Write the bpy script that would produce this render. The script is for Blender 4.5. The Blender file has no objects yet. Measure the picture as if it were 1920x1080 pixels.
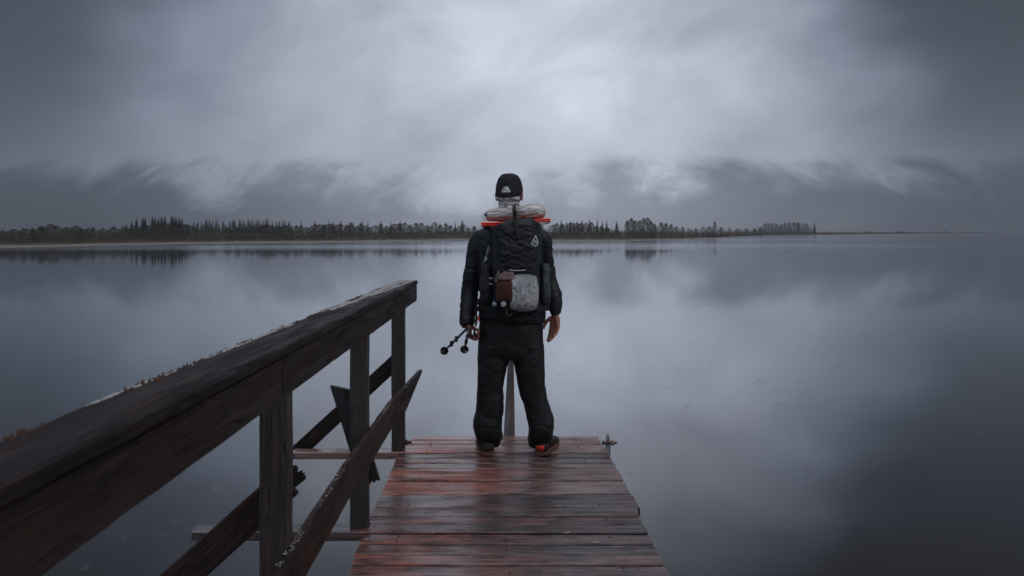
import bpy, bmesh, math, random
import numpy as np
from mathutils import Vector, Matrix, Quaternion, noise as mnoise

# ------------------------------------------------------------------ camera, world, sun, exposure
sc = bpy.context.scene
col = sc.collection
F = 1333.0                      # focal length in photograph pixels (1920 wide)
HX, HY = 933.0, 433.0           # where the pier's own direction (+Y) meets the horizon
CAM_H = 1.44                    # eye height above the deck
WATER = -1.10
cam_d = bpy.data.cameras.new('camera'); cam = bpy.data.objects.new('camera', cam_d); col.objects.link(cam)
cam.location = (0, 0, CAM_H); cam.rotation_euler = (math.pi/2, 0, 0)
cam_d.sensor_width = 36.0; cam_d.lens = 36.0*F/1920
cam_d.shift_x = (960-HX)/1920; cam_d.shift_y = -(540-HY)/1920
cam_d.clip_start = 0.05; cam_d.clip_end = 9000
cam_d.dof.use_dof = True; cam_d.dof.focus_distance = 4.5; cam_d.dof.aperture_fstop = 5.0
sc.camera = cam
sc.view_settings.view_transform = 'Standard'; sc.view_settings.look = 'None'
sc.view_settings.exposure = 0.0; sc.view_settings.gamma = 1.0; sc.view_settings.use_curve_mapping = False
sc.cycles.use_denoising = True
sc.cycles.max_bounces = 8; sc.cycles.diffuse_bounces = 2; sc.cycles.glossy_bounces = 3
sc.cycles.transparent_max_bounces = 12; sc.cycles.volume_bounces = 2
sc.cycles.volume_max_steps = 128; sc.cycles.volume_step_rate = 1.0
sc.cycles.caustics_reflective = False; sc.cycles.caustics_refractive = False

def P(px, py, d):
    """A point of the place at distance d along the pier."""
    return Vector(((px-HX)*d/F, d, CAM_H-(py-HY)*d/F))

SUN_AZ, SUN_EL = math.radians(118), math.radians(38)     # behind the camera's right shoulder, veiled by cloud
world = bpy.data.worlds.new('World'); sc.world = world; world.use_nodes = True
nt = world.node_tree; N = nt.nodes; L = nt.links; N.clear()

class G:
    """small node-graph writer"""
    def __init__(s, tree): s.t = tree; s.n = tree.nodes; s.l = tree.links
    def put(s, sock, v):
        if isinstance(v, bpy.types.NodeSocket): s.l.new(v, sock)
        elif v is not None:
            try: sock.default_value = v
            except Exception: sock.default_value = (v[0], v[1], v[2], 1.0)
    def math(s, op, a, b=None, c=None, clamp=False):
        n = s.n.new('ShaderNodeMath'); n.operation = op; n.use_clamp = clamp
        for i, v in enumerate((a, b, c)):
            if v is not None: s.put(n.inputs[i], v)
        return n.outputs[0]
    def vmath(s, op, a, b=None, out=0):
        n = s.n.new('ShaderNodeVectorMath'); n.operation = op
        s.put(n.inputs[0], a)
        if b is not None:
            if op == 'SCALE': s.put(n.inputs[3], b)
            else: s.put(n.inputs[1], b)
        return n.outputs['Value'] if op in ('DOT_PRODUCT', 'LENGTH', 'DISTANCE') else n.outputs[0]
    def mapping(s, v, loc=(0,0,0), rot=(0,0,0), scale=(1,1,1)):
        n = s.n.new('ShaderNodeMapping'); s.put(n.inputs[0], v)
        n.inputs[1].default_value = loc; n.inputs[2].default_value = rot; n.inputs[3].default_value = scale
        return n.outputs[0]
    def noise(s, v, scale=5, detail=4, rough=.55, dist=0, color=False):
        n = s.n.new('ShaderNodeTexNoise'); s.put(n.inputs['Vector'], v); n.inputs['Scale'].default_value = scale
        n.inputs['Detail'].default_value = detail; n.inputs['Roughness'].default_value = rough; n.inputs['Distortion'].default_value = dist
        return n.outputs['Color' if color else 'Fac']
    def ramp(s, f, stops, interp='LINEAR'):
        n = s.n.new('ShaderNodeValToRGB'); s.put(n.inputs[0], f); n.color_ramp.interpolation = interp
        e = n.color_ramp.elements
        while len(e) < len(stops): e.new(.5)
        for el, (p, c) in zip(e, stops):
            el.position = p; el.color = (c, c, c, 1) if isinstance(c, (int, float)) else (c[0], c[1], c[2], 1)
        return n.outputs[0]
    def mix(s, f, a, b, mode='MIX'):
        n = s.n.new('ShaderNodeMix'); n.data_type = 'RGBA'; n.blend_type = mode
        s.put(n.inputs[0], f); s.put(n.inputs[6], a); s.put(n.inputs[7], b)
        return n.outputs[2]
    def rng(s, f, a, b, c=0, d=1, kind='LINEAR'):
        n = s.n.new('ShaderNodeMapRange'); n.interpolation_type = kind
        s.put(n.inputs[0], f)
        for i, v in enumerate((a, b, c, d)): n.inputs[1+i].default_value = v
        return n.outputs[0]
    def bump(s, h, strength=.3, dist=.01, normal=None):
        n = s.n.new('ShaderNodeBump'); s.put(n.inputs['Height'], h); n.inputs['Strength'].default_value = strength
        n.inputs['Distance'].default_value = dist
        if normal is not None: s.put(n.inputs['Normal'], normal)
        return n.outputs[0]
    def coord(s, which='Object'):
        return s.n.new('ShaderNodeTexCoord').outputs[which]

# overcast sky: broad bright bank ahead, heavy dark cloud to both sides; zenith and rear brightened as added fill light; all by direction
g = G(nt)
dirv = g.vmath('NORMALIZE', g.coord('Generated'))
stretch = g.mapping(dirv, scale=(1.0, 1.0, 2.1))
warp = g.vmath('SCALE', g.vmath('SUBTRACT', g.noise(stretch, 2.3, 3, .5, color=True), (.5, .5, .5)), .30)
wd = g.vmath('NORMALIZE', g.vmath('ADD', dirv, warp))
def lobe(px, py, sigma, amp):
    d = Vector(((px-HX)/F, 1, (HY-py)/F)).normalized()
    e = g.math('MULTIPLY', g.math('SUBTRACT', g.vmath('DOT_PRODUCT', wd, tuple(d)), 1.0), 1/sigma**2)
    return g.math('MULTIPLY', g.math('EXPONENT', e), amp)
SKY_BASE = .035
LOBES = [(1460, 130, .26, .26), (960, 240, .52, .47), (620, 330, .28, .14), (1330, 340, .24, .13), (1000, -260, .22, -.16), (2080, -80, .26, -.20), (-200, -100, .30, -.22), (2150, 380, .26, -.20), (-250, 420, .26, -.18), (2000, -500, .19, -.85), (2450, -300, .30, -.40), (-500, -420, .34, -.30)]
lum = None
for lb in LOBES:
    v = lobe(*lb); lum = v if lum is None else g.math('ADD', lum, v)
back = g.math('MULTIPLY', g.math('EXPONENT', g.math('MULTIPLY', g.math('SUBTRACT', g.vmath('DOT_PRODUCT', dirv, (-.25, -.8, .5)), 1.0), 1.3)), .48)
zen = g.math('MULTIPLY', g.math('EXPONENT', g.math('MULTIPLY', g.math('SUBTRACT', g.vmath('DOT_PRODUCT', dirv, (0, 0, 1)), 1.0), 1/.43**2)), .85)
lum = g.math('ADD', g.math('ADD', g.math('ADD', lum, back), zen), SKY_BASE)
n1 = g.noise(stretch, 3.2, 6, .52, .35)
n2 = g.noise(g.mapping(g.mapping(dirv, rot=(0, .45, 0)), scale=(1, 1, 1.5)), 5.2, 7, .58, .35)
mod = g.math('ADD', g.math('MULTIPLY', g.math('SUBTRACT', n1, .5), .55), g.math('MULTIPLY', g.math('SUBTRACT', n2, .5), 1.15))
lum = g.math('MULTIPLY', g.math('ADD', lum, g.math('SQRT', g.math('ADD', g.math('MULTIPLY', lum, lum), .012))), .5)      # never quite black
lum = g.math('MULTIPLY', lum, g.math('MAXIMUM', g.math('ADD', mod, 1.0), .2))
tint = g.mix(g.math('MULTIPLY', lum, 2.2, clamp=True), (.78, .99, 1.36), (.93, .995, 1.15))
cmb = N.new('ShaderNodeCombineXYZ')
for i in range(3): L.new(lum, cmb.inputs[i])
cloud = g.vmath('MULTIPLY', tint, cmb.outputs[0])
sky = N.new('ShaderNodeTexSky'); sky.sky_type = 'NISHITA'; sky.sun_disc = False
sky.sun_elevation = SUN_EL; sky.sun_rotation = SUN_AZ; sky.air_density = 1.0; sky.dust_density = 3.0
through = g.vmath('SCALE', sky.outputs[0], .05)          # the little of the clear sky that comes through the cloud
total = g.vmath('ADD', g.vmath('SCALE', cloud, 10.0), through)
bg = N.new('ShaderNodeBackground'); L.new(total, bg.inputs[0]); bg.inputs[1].default_value = 0.10
wo = N.new('ShaderNodeOutputWorld'); L.new(bg.outputs[0], wo.inputs[0])

sun_d = bpy.data.lights.new('sun', 'SUN'); sun = bpy.data.objects.new('sun', sun_d); col.objects.link(sun)
sun_d.energy = 0.5; sun_d.angle = math.radians(30); sun_d.color = (1.0, .93, .86)
sv = Vector((math.sin(SUN_AZ)*math.cos(SUN_EL), math.cos(SUN_AZ)*math.cos(SUN_EL), math.sin(SUN_EL)))
sun.rotation_euler = sv.to_track_quat('Z', 'Y').to_euler()

# ------------------------------------------------------------------ helpers
def mat(name):
    m = bpy.data.materials.new(name); m.use_nodes = True
    gg = G(m.node_tree); b = m.node_tree.nodes['Principled BSDF']
    return m, gg, b
def tag(o, label=None, cat=None, group=None, kind=None):
    if label: o['label'] = label
    if cat: o['category'] = cat
    if group: o['group'] = group
    if kind: o['kind'] = kind
    return o
def link(name, me, m=None, parent=None, smooth=False):
    o = bpy.data.objects.new(name, me); col.objects.link(o)
    if m is not None: me.materials.append(m)
    if parent is not None: o.parent = parent
    if smooth:
        me.polygons.foreach_set('use_smooth', [True]*len(me.polygons))
    return o
def mesh(name, verts, faces, m=None, parent=None, smooth=False):
    me = bpy.data.meshes.new(name); me.from_pydata([tuple(v) for v in verts], [], faces); me.update()
    return link(name, me, m, parent, smooth)
def empty(name, loc=(0,0,0)):
    o = bpy.data.objects.new(name, None); o.location = loc; col.objects.link(o); return o
def child(o, parent):
    """parents o, built in world coordinates, under a thing standing at its own place"""
    o.parent = parent; o.matrix_parent_inverse = Matrix.Translation(parent.location).inverted(); return o
def nz(x, y=0.0, z=0.0): return mnoise.noise(Vector((x, y, z)))
def fbm(x, y=0.0, z=0.0, o=4): return mnoise.fractal(Vector((x, y, z)), 1.0, 2.0, o)
def interp(x, pts): return float(np.interp(x, [p[0] for p in pts], [p[1] for p in pts]))

# ------------------------------------------------------------------ water
m_water, w, b = mat('lake water'); wt = m_water.node_tree; wt.nodes.remove(b)
oc = w.coord('Object')
r1 = w.noise(w.mapping(oc, scale=(.9, 1.6, 1)), 5.5, 3, .5)
r2 = w.noise(w.mapping(oc, scale=(.25, .5, 1)), 1.0, 3, .5)
vor = wt.nodes.new('ShaderNodeTexVoronoi'); vor.inputs['Scale'].default_value = 3.6; wt.links.new(w.mapping(oc, scale=(1, 1, .0001)), vor.inputs['Vector'])
sep = wt.nodes.new('ShaderNodeSeparateColor'); wt.links.new(vor.outputs['Color'], sep.inputs[0])
ringmask = w.math('MULTIPLY', w.rng(vor.outputs['Distance'], .05, .24, 1, 0), w.math('GREATER_THAN', sep.outputs[0], .80))
ring = w.math('MULTIPLY', w.math('SINE', w.math('MULTIPLY', vor.outputs['Distance'], 60)), ringmask)
h = w.math('ADD', w.math('ADD', w.math('MULTIPLY', r1, .10), w.math('MULTIPLY', r2, .35)), w.math('MULTIPLY', ring, .20))
nrm = w.bump(h, .32, .02)
sx = wt.nodes.new('ShaderNodeSeparateXYZ'); wt.links.new(oc, sx.inputs[0])
yy = w.math('ADD', sx.outputs[1], w.math('MULTIPLY', w.noise(oc, .02, 2), 6))
ruff = w.math('MULTIPLY', w.rng(yy, 94, 97, 0, 1, 'SMOOTHSTEP'), w.rng(w.noise(w.mapping(oc, scale=(.004, .03, 1)), 1, 2), .35, .6, .3, 1))
rough = w.math('ADD', w.math('MULTIPLY', ruff, .10), .045)
gl = wt.nodes.new('ShaderNodeBsdfGlossy'); gl.inputs[0].default_value = (.88, .90, .93, 1)
wt.links.new(rough, gl.inputs['Roughness']); wt.links.new(nrm, gl.inputs['Normal'])
df = wt.nodes.new('ShaderNodeBsdfDiffuse'); 
wt.links.new(w.mix(w.noise(oc, .12, 3), (.020, .016, .013), (.024, .022, .020)), df.inputs[0])
lw = wt.nodes.new('ShaderNodeLayerWeight'); lw.inputs['Blend'].default_value = .5
WATER_FRES = [(0, .03), (.55, .10), (.63, .24), (.74, .47), (.86, .72), (.97, .90), (1, .95)]
fr = w.ramp(lw.outputs['Facing'], WATER_FRES)
ms = wt.nodes.new('ShaderNodeMixShader'); wt.links.new(fr, ms.inputs[0]); wt.links.new(df.outputs[0], ms.inputs[1]); wt.links.new(gl.outputs[0], ms.inputs[2])
wt.links.new(ms.outputs[0], wt.nodes['Material Output'].inputs[0])
water = mesh('water', [(-2600, -400, WATER), (2600, -400, WATER), (2600, 1500, WATER), (-2600, 1500, WATER)], [(0,1,2,3)], m_water)
tag(water, 'still grey lake water reflecting the clouds, dotted with raindrops', kind='structure')
m_bed, gb, b = mat('lake bed'); b.inputs['Base Color'].default_value = (.05, .045, .035, 1); b.inputs['Roughness'].default_value = .9
bed = mesh('lake_bed', [(-2600, -400, -4.2), (2600, -400, -4.2), (2600, 1500, -4.2), (-2600, 1500, -4.2)], [(0,1,2,3)], m_bed)
tag(bed, 'dark lake bed below the water', kind='structure')

# ------------------------------------------------------------------ far shore
m_land, gl_, b = mat('shore grass and sand'); oc = gl_.coord('Object')
sp = m_land.node_tree.nodes.new('ShaderNodeSeparateXYZ'); m_land.node_tree.links.new(oc, sp.inputs[0])
patch = gl_.noise(gl_.mapping(oc, scale=(.06, .25, 1)), 1, 5, .6)
grassy = gl_.mix(patch, (.035, .030, .018), (.13, .085, .045))
sandy = gl_.mix(gl_.noise(oc, .3, 4), (.16, .145, .12), (.26, .24, .21))
b.inputs['Roughness'].default_value = .9
gl_.put(b.inputs['Base Color'], gl_.mix(gl_.rng(gl_.math('ADD', sp.outputs[2], gl_.math('MULTIPLY', patch, .25)), -.93, -.78, 0, 1), sandy, grassy))
SHORE = [(-900, 84), (-300, 98), (0, 109), (100, 114), (250, 130), (450, 147), (620, 158), (760, 178), (880, 200), (1030, 182), (1180, 184),
         (1280, 205), (1340, 242), (1450, 400), (1550, 470), (1700, 620), (1800, 760), (1900, 1000), (1960, 1180)]
def shore_d(px): return interp(px, SHORE)
rows = [(-4, -1.45), (0, -1.12), (2.5, -1.02), (8, -.93), (16, -.80), (30, -.62), (60, -.35), (140, -.1), (400, .2), (900, .3)]
V, Fc = [], []
pxs = list(range(-900, 1965, 10))
for px in pxs:
    d0 = shore_d(px) + 3*fbm(px*.02, 3.1) + .8*nz(px*.15, 9)
    for k, (dd, z) in enumerate(rows):
        s = d0/150.0 if k < 6 else 1
        if d0 > 500: s = min(s, 3)
        d = min(d0 + dd*s, 1230 + k)
        V.append(((px-HX)*d/F, d, z + (.07*fbm(px*.05, dd*.1) if k > 2 else 0)))
nr = len(rows)
for i in range(len(pxs)-1):
    for k in range(nr-1): Fc.append((i*nr+k, (i+1)*nr+k, (i+1)*nr+k+1, i*nr+k+1))
shore = mesh('shore', V, Fc, m_land, smooth=True)
tag(shore, 'low grassy far shore with a pale sand edge', kind='structure')

# ------------------------------------------------------------------ hills behind, low cloud painted as see-through patches of their surface
m_hill, gh, b = mat('forested hill fading to sky'); oc = gh.coord('Object')
gh.put(b.inputs['Base Color'], gh.mix(gh.noise(oc, .02, 6, .65), (.018, .026, .030), (.046, .058, .064)))
b.inputs['Roughness'].default_value = 1.0; b.inputs['Specular IOR Level'].default_value = 0
sp = gh.n.new('ShaderNodeSeparateXYZ'); gh.l.new(oc, sp.inputs[0])
wv = gh.vmath('SCALE', gh.vmath('SUBTRACT', gh.noise(gh.mapping(oc, scale=(1, .3, 1.2)), .008, 4, .55, color=True), (.5,.5,.5)), 95)
q = gh.mapping(gh.mapping(gh.vmath('ADD', oc, wv), rot=(0, math.radians(50), 0)), scale=(.0075, .0012, .0095))
fb = gh.noise(q, 1.0, 8, .60, .25)
fb2 = gh.noise(gh.mapping(oc, scale=(1, .2, 1.6)), .0034, 3, .5)
fc = gh.n.new('ShaderNodeFloatCurve'); gh.put(fc.inputs['Value'], gh.rng(sp.outputs[0], -1200, 1400, 0, 1))
HTOP = [(-1200, 84), (-900, 84), (-650, 72), (-480, 84), (-330, 80), (-200, 44), (-60, 38), (120, 62), (260, 84), (420, 80), (560, 88), (760, 92), (950, 112), (1250, 172), (1400, 180)]
cu = fc.mapping.curves[0]
while len(cu.points) < len(HTOP): cu.points.new(.5, .5)
for p_, (x_, h_) in zip(cu.points, HTOP): p_.location = ((x_+1200)/2600, (h_+14)/200); p_.handle_type = 'AUTO'
fc.mapping.update()
lift = gh.math('DIVIDE', gh.math('SUBTRACT', sp.outputs[2], gh.math('MULTIPLY', fc.outputs[0], 200)), 330)
fld = gh.math('ADD', gh.math('ADD', fb, lift), gh.math('MULTIPLY', gh.math('SUBTRACT', fb2, .5), .35))
fld = gh.math('SUBTRACT', fld, gh.rng(sp.outputs[2], 8, 46, .16, 0))
seen = gh.rng(fld, .76, .36, 0, 1, 'SMOOTHSTEP')
seen = gh.math('MULTIPLY', seen, gh.rng(sp.outputs[2], 176, 130, 0, 1, 'SMOOTHSTEP'))
# thicker air mid-lake, painted as more see-through hillside
fc2 = gh.n.new('ShaderNodeFloatCurve'); gh.put(fc2.inputs['Value'], gh.rng(sp.outputs[0], -1200, 1400, 0, 1))
THIN = [(-1200, .97), (-800, .92), (-450, .72), (-150, .50), (100, .46), (350, .62), (650, .78), (950, .93), (1300, 1.0)]
cu = fc2.mapping.curves[0]
while len(cu.points) < len(THIN): cu.points.new(.5, .5)
for p_, (x_, h_) in zip(cu.points, THIN): p_.location = ((x_+1200)/2600, h_); p_.handle_type = 'AUTO'
fc2.mapping.update()
seen = gh.math('MULTIPLY', seen, fc2.outputs[0])
tr_ = gh.n.new('ShaderNodeBsdfTransparent'); mx_ = gh.n.new('ShaderNodeMixShader')
gh.put(mx_.inputs[0], seen); gh.l.new(tr_.outputs[0], mx_.inputs[1]); gh.l.new(b.outputs[0], mx_.inputs[2]); gh.l.new(mx_.outputs[0], gh.n['Material Output'].inputs[0])
V, Fc = [], []
nx, ny = 240, 30
for i in range(nx+1):
    for j in range(ny+1):
        x = -2500 + 5000*i/nx; y = 1235 + 900*j/ny
        t = j/ny
        ridge = 190
        z = ridge*(1-(1-min(1, t*2.2))**1.8) + 5*fbm(x*.006, y*.006, 4, 5)*min(1, t*4)
        V.append((x, y, -2.5 + min(max(z, 0), 200)))
for i in range(nx):
    for j in range(ny): Fc.append((i*(ny+1)+j, (i+1)*(ny+1)+j, (i+1)*(ny+1)+j+1, i*(ny+1)+j+1))
hills = mesh('hills', V, Fc, m_hill, smooth=True)
tag(hills, 'dark forested hills with low cloud painted in as see-through patches', kind='structure')

def box_mesh(name, lo, hi, m):
    x0, y0, z0 = lo; x1, y1, z1 = hi
    v = [(x0,y0,z0),(x1,y0,z0),(x1,y1,z0),(x0,y1,z0),(x0,y0,z1),(x1,y0,z1),(x1,y1,z1),(x0,y1,z1)]
    return mesh(name, v, [(3,2,1,0),(4,5,6,7),(0,1,5,4),(1,2,6,5),(2,3,7,6),(3,0,4,7)], m)

# air: one even haze round everything
m_haze, hz, b = mat('air haze'); ht = m_haze.node_tree; ht.nodes.remove(b)
pv = ht.nodes.new('ShaderNodeVolumePrincipled'); pv.inputs['Color'].default_value = (.86, .92, 1, 1); pv.inputs['Density'].default_value = .00036
pv.inputs['Anisotropy'].default_value = .55
ht.links.new(pv.outputs[0], ht.nodes['Material Output'].inputs['Volume'])
haze = box_mesh('haze', (-2700, -500, -5.3), (2700, 2200, 216), m_haze)
tag(haze, 'thin cool haze lying over the whole lake', kind='stuff')


# ------------------------------------------------------------------ wet wood
def wood(name, dark, mid, red, redness, rough=(.22, .55), greyness=.35, film=0.0):
    """sawn boards, grain along local X, wet; each board takes its own shade from its object's random number"""
    m, w, b = mat(name); t = m.node_tree
    oc = w.coord('Object')
    oi = t.nodes.new('ShaderNodeObjectInfo'); rnd = oi.outputs['Random']
    off = t.nodes.new('ShaderNodeCombineXYZ')
    t.links.new(w.math('MULTIPLY', rnd, 37.0), off.inputs[0]); t.links.new(w.math('MULTIPLY', rnd, 11.0), off.inputs[1])
    v = w.vmath('ADD', oc, off.outputs[0])
    grain = w.noise(w.mapping(v, scale=(4.5, 55, 55)), 1.0, 7, .70, 1.0)
    fine = w.noise(w.mapping(v, scale=(6, 170, 170)), 1.0, 4, .6, .3)
    wash = w.noise(w.mapping(v, scale=(1.6, 5, 5)), 1.0, 4, .55)
    blot = w.noise(w.mapping(v, scale=(5, 14, 14)), 1.0, 4, .6)
    geo = t.nodes.new('ShaderNodeNewGeometry')
    c = w.ramp(grain, [(.36, dark), (.50, mid), (.64, red)])
    c = w.mix(w.rng(wash, .38, .62, 0, greyness), c, (.062, .058, .066))
    c = w.mix(w.rng(w.math('ADD', blot, w.math('MULTIPLY', rnd, .25)), .50, .72, 0, redness), c, red)
    c = w.mix(w.rng(fine, .50, .68, 0, .75), c, w.mix(.5, dark, (.006, .004, .004)))
    crk = w.math('ABSOLUTE', w.math('SUBTRACT', w.noise(w.mapping(v, scale=(1.1, 24, 24)), 1.0, 3, .5, .4), .5))
    crack = w.math('MULTIPLY', w.rng(crk, .004, .016, 1, 0), w.rng(w.noise(w.mapping(v, scale=(2.2, 3, 3)), 1.0, 2), .48, .58, 0, 1))
    c = w.mix(w.math('MULTIPLY', crack, .85), c, (.003, .002, .002))
    c = w.mix(1.0, c, w.mix(rnd, (.58, .60, .66), (1.35, 1.25, 1.15)), 'MULTIPLY')
    w.put(b.inputs['Base Color'], c)
    wet = w.noise(w.mapping(v, scale=(3, 26, 26)), 1.0, 5, .6)
    w.put(b.inputs['Roughness'], w.math('ADD', w.rng(wet, .40, .60, rough[0], rough[1]), w.math('MULTIPLY', fine, .12)))
    b.inputs['Specular IOR Level'].default_value = .5
    hgt = w.math('SUBTRACT', w.math('ADD', w.math('MULTIPLY', grain, .9), w.math('MULTIPLY', fine, .7)), w.math('MULTIPLY', crack, .9))
    w.put(b.inputs['Normal'], w.bump(hgt, .8, .005))
    if film:                                            # standing rain water in shallow patches
        pud = w.noise(w.mapping(v, scale=(1.3, 6, 6)), 1.0, 5, .6, .4)
        w.put(b.inputs['Coat Weight'], w.math('MULTIPLY', w.rng(w.math('ADD', pud, w.math('MULTIPLY', fine, .18)), .50, .66, 0, 1, 'SMOOTHSTEP'), film))
        b.inputs['Coat Roughness'].default_value = .10; b.inputs['Coat IOR'].default_value = 1.6
        w.put(b.inputs['Coat Normal'], w.bump(w.math('ADD', grain, fine), .22, .004))
    return m, w, b
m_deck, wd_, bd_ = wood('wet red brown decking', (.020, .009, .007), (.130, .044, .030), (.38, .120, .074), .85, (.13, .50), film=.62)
# warm light painted into the boards: red and glossy left, dull right
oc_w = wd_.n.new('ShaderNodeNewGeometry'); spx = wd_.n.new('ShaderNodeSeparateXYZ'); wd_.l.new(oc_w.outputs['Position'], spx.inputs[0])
dull_ends = wd_.rng(spx.outputs[0], -.70, -.64, .9, 0)
unlit_side = wd_.rng(wd_.math('ADD', spx.outputs[0], wd_.math('MULTIPLY', wd_.math('SUBTRACT', wd_.noise(oc_w.outputs['Position'], 3.5, 4), .5), .9)), -.42, .35, 0, .9, 'SMOOTHSTEP')
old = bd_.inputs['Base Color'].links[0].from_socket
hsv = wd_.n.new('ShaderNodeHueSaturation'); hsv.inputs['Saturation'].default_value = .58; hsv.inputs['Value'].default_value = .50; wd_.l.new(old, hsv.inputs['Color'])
wd_.put(bd_.inputs['Coat Weight'], wd_.math('MULTIPLY', bd_.inputs['Coat Weight'].links[0].from_socket, wd_.rng(unlit_side, 0, 1, 1.6, .22)))
wd_.put(bd_.inputs['Base Color'], wd_.mix(wd_.math('MAXIMUM', unlit_side, dull_ends), old, hsv.outputs[0]))
m_rail, _, _ = wood('dark weathered rail wood', (.004, .003, .003), (.013, .0085, .008), (.055, .026, .020), .32, (.5, .8), .16)
_.inputs['Specular IOR Level'].default_value = .22
m_post, wp_, bp_ = wood('dark post wood', (.006, .005, .005), (.015, .013, .013), (.048, .030, .025), .25, (.35, .6), .25)
m_steel, gs, b = mat('dark rusty steel'); oc = gs.coord('Object')
gs.put(b.inputs['Base Color'], gs.mix(gs.rng(gs.noise(oc, 30, 5), .45, .6), (.05, .055, .06), (.11, .045, .025)))
b.inputs['Metallic'].default_value = .7; b.inputs['Roughness'].default_value = .45
m_zinc, gs, b = mat('weathered zinc'); oc = gs.coord('Object')
gs.put(b.inputs['Base Color'], gs.mix(gs.rng(gs.noise(gs.mapping(oc, scale=(1, 1, .3)), 14, 5), .42, .62), (.17, .18, .20), (.30, .31, .33)))
b.inputs['Metallic'].default_value = .4; b.inputs['Roughness'].default_value = .42
m_rust, gs, b = mat('rust brown iron'); oc = gs.coord('Object')
gs.put(b.inputs['Base Color'], gs.mix(gs.noise(gs.mapping(oc, scale=(1, 1, .25)), 18, 5), (.10, .045, .028), (.30, .24, .21)))
b.inputs['Roughness'].default_value = .55

def board(name, p0, p1, width, thick, up, m, parent, seed=0, wob=.0025, bevel=.004, end0=None, end1=None, segs=None, bow=None, chip=0.0):
    """A sawn board from p0 to p1 (centre line), width across (perpendicular to up), thick along up, grain along local X.
    end0/end1: extra length at +width side (a slanting cut). bow(t): sideways offset. Worn edges, slightly uneven."""
    rnd = random.Random(seed*7919+13)
    p0, p1 = Vector(p0), Vector(p1); ax = (p1-p0).normalized(); L_ = (p1-p0).length
    up = Vector(up); up = (up-ax*up.dot(ax)).normalized(); sd = up.cross(ax)      # sd = width direction
    n = segs or max(6, int(L_/.045))
    W, T = width/2, thick/2; bv = min(bevel, T*.45)
    prof = [(-W+bv,-T),(W-bv,-T),(W,-T+bv),(W,T-bv),(W-bv,T),(-W+bv,T),(-W,T-bv),(-W,-T+bv)]
    V, Fc = [], []
    for i in range(n+1):
        t = i/n
        for k, (a, c) in enumerate(prof):
            x = t*L_
            if end0 is not None: x += end0*(a/W)*.5*(1-t)**6 if i else end0*(a/W)*.5
            if end1 is not None: x += end1*(a/W)*.5*(t**6) if i < n else end1*(a/W)*.5
            if chip and i in (0, n): x += (rnd.random()-.5)*chip
            aa = a + wob*fbm(t*L_*5+seed*3.3, k*.9, 1)*1.2 + (rnd.random()-.5)*wob*.5
            cc = c + wob*.6*fbm(t*L_*4+seed*5.1, k*.7, 7)
            if bow: cc += bow(t)
            V.append((x - L_/2, aa, cc))
    for i in range(n):
        for k in range(8): Fc.append((i*8+k, i*8+(k+1)%8, (i+1)*8+(k+1)%8, (i+1)*8+k))
    Fc.append(tuple(range(7, -1, -1))); Fc.append(tuple(n*8+k for k in range(8)))
    o = mesh(name, V, Fc, m)
    R = Matrix((ax, sd, up)).transposed().to_4x4()
    if R.determinant() < 0: R = Matrix((ax, -sd, up)).transposed().to_4x4()
    o.matrix_world = Matrix.Translation((p0+p1)/2) @ R
    mw = o.matrix_world.copy()
    if parent is not None:
        o.parent = parent; o.matrix_parent_inverse = Matrix.Translation(parent.location).inverted(); o.matrix_basis = mw
    return o
def shape(name, build, m, parent=None, smooth=False, bevel=0):
    """one mesh from a bmesh-building function"""
    bm = bmesh.new(); build(bm)
    bmesh.ops.recalc_face_normals(bm, faces=bm.faces)
    if bevel: bmesh.ops.bevel(bm, geom=list(bm.edges), offset=bevel, segments=1, affect='EDGES')
    me = bpy.data.meshes.new(name); bm.to_mesh(me); bm.free()
    o = link(name, me, m, None, smooth)
    if parent is not None: child(o, parent)
    return o
def add_cyl(bm, p0, p1, r0, r1=None, n=12):
    p0, p1 = Vector(p0), Vector(p1); r1 = r0 if r1 is None else r1
    q = (p1-p0).to_track_quat('Z', 'Y')
    a = [bm.verts.new(p0+q@Vector((r0*math.cos(2*math.pi*k/n), r0*math.sin(2*math.pi*k/n), 0))) for k in range(n)]
    c = [bm.verts.new(p1+q@Vector((r1*math.cos(2*math.pi*k/n), r1*math.sin(2*math.pi*k/n), 0))) for k in range(n)]
    for k in range(n): bm.faces.new((a[k], a[(k+1)%n], c[(k+1)%n], c[k]))
    bm.faces.new(a[::-1]); bm.faces.new(c)
def add_box(bm, lo, hi, rot=None, at=None):
    x0,y0,z0 = lo; x1,y1,z1 = hi
    v = [Vector(p) for p in ((x0,y0,z0),(x1,y0,z0),(x1,y1,z0),(x0,y1,z0),(x0,y0,z1),(x1,y0,z1),(x1,y1,z1),(x0,y1,z1))]
    if rot is not None: v = [rot@p for p in v]
    if at is not None: v = [p+Vector(at) for p in v]
    v = [bm.verts.new(p) for p in v]
    for f in ((3,2,1,0),(4,5,6,7),(0,1,5,4),(1,2,6,5),(2,3,7,6),(3,0,4,7)): bm.faces.new([v[i] for i in f])

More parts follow.
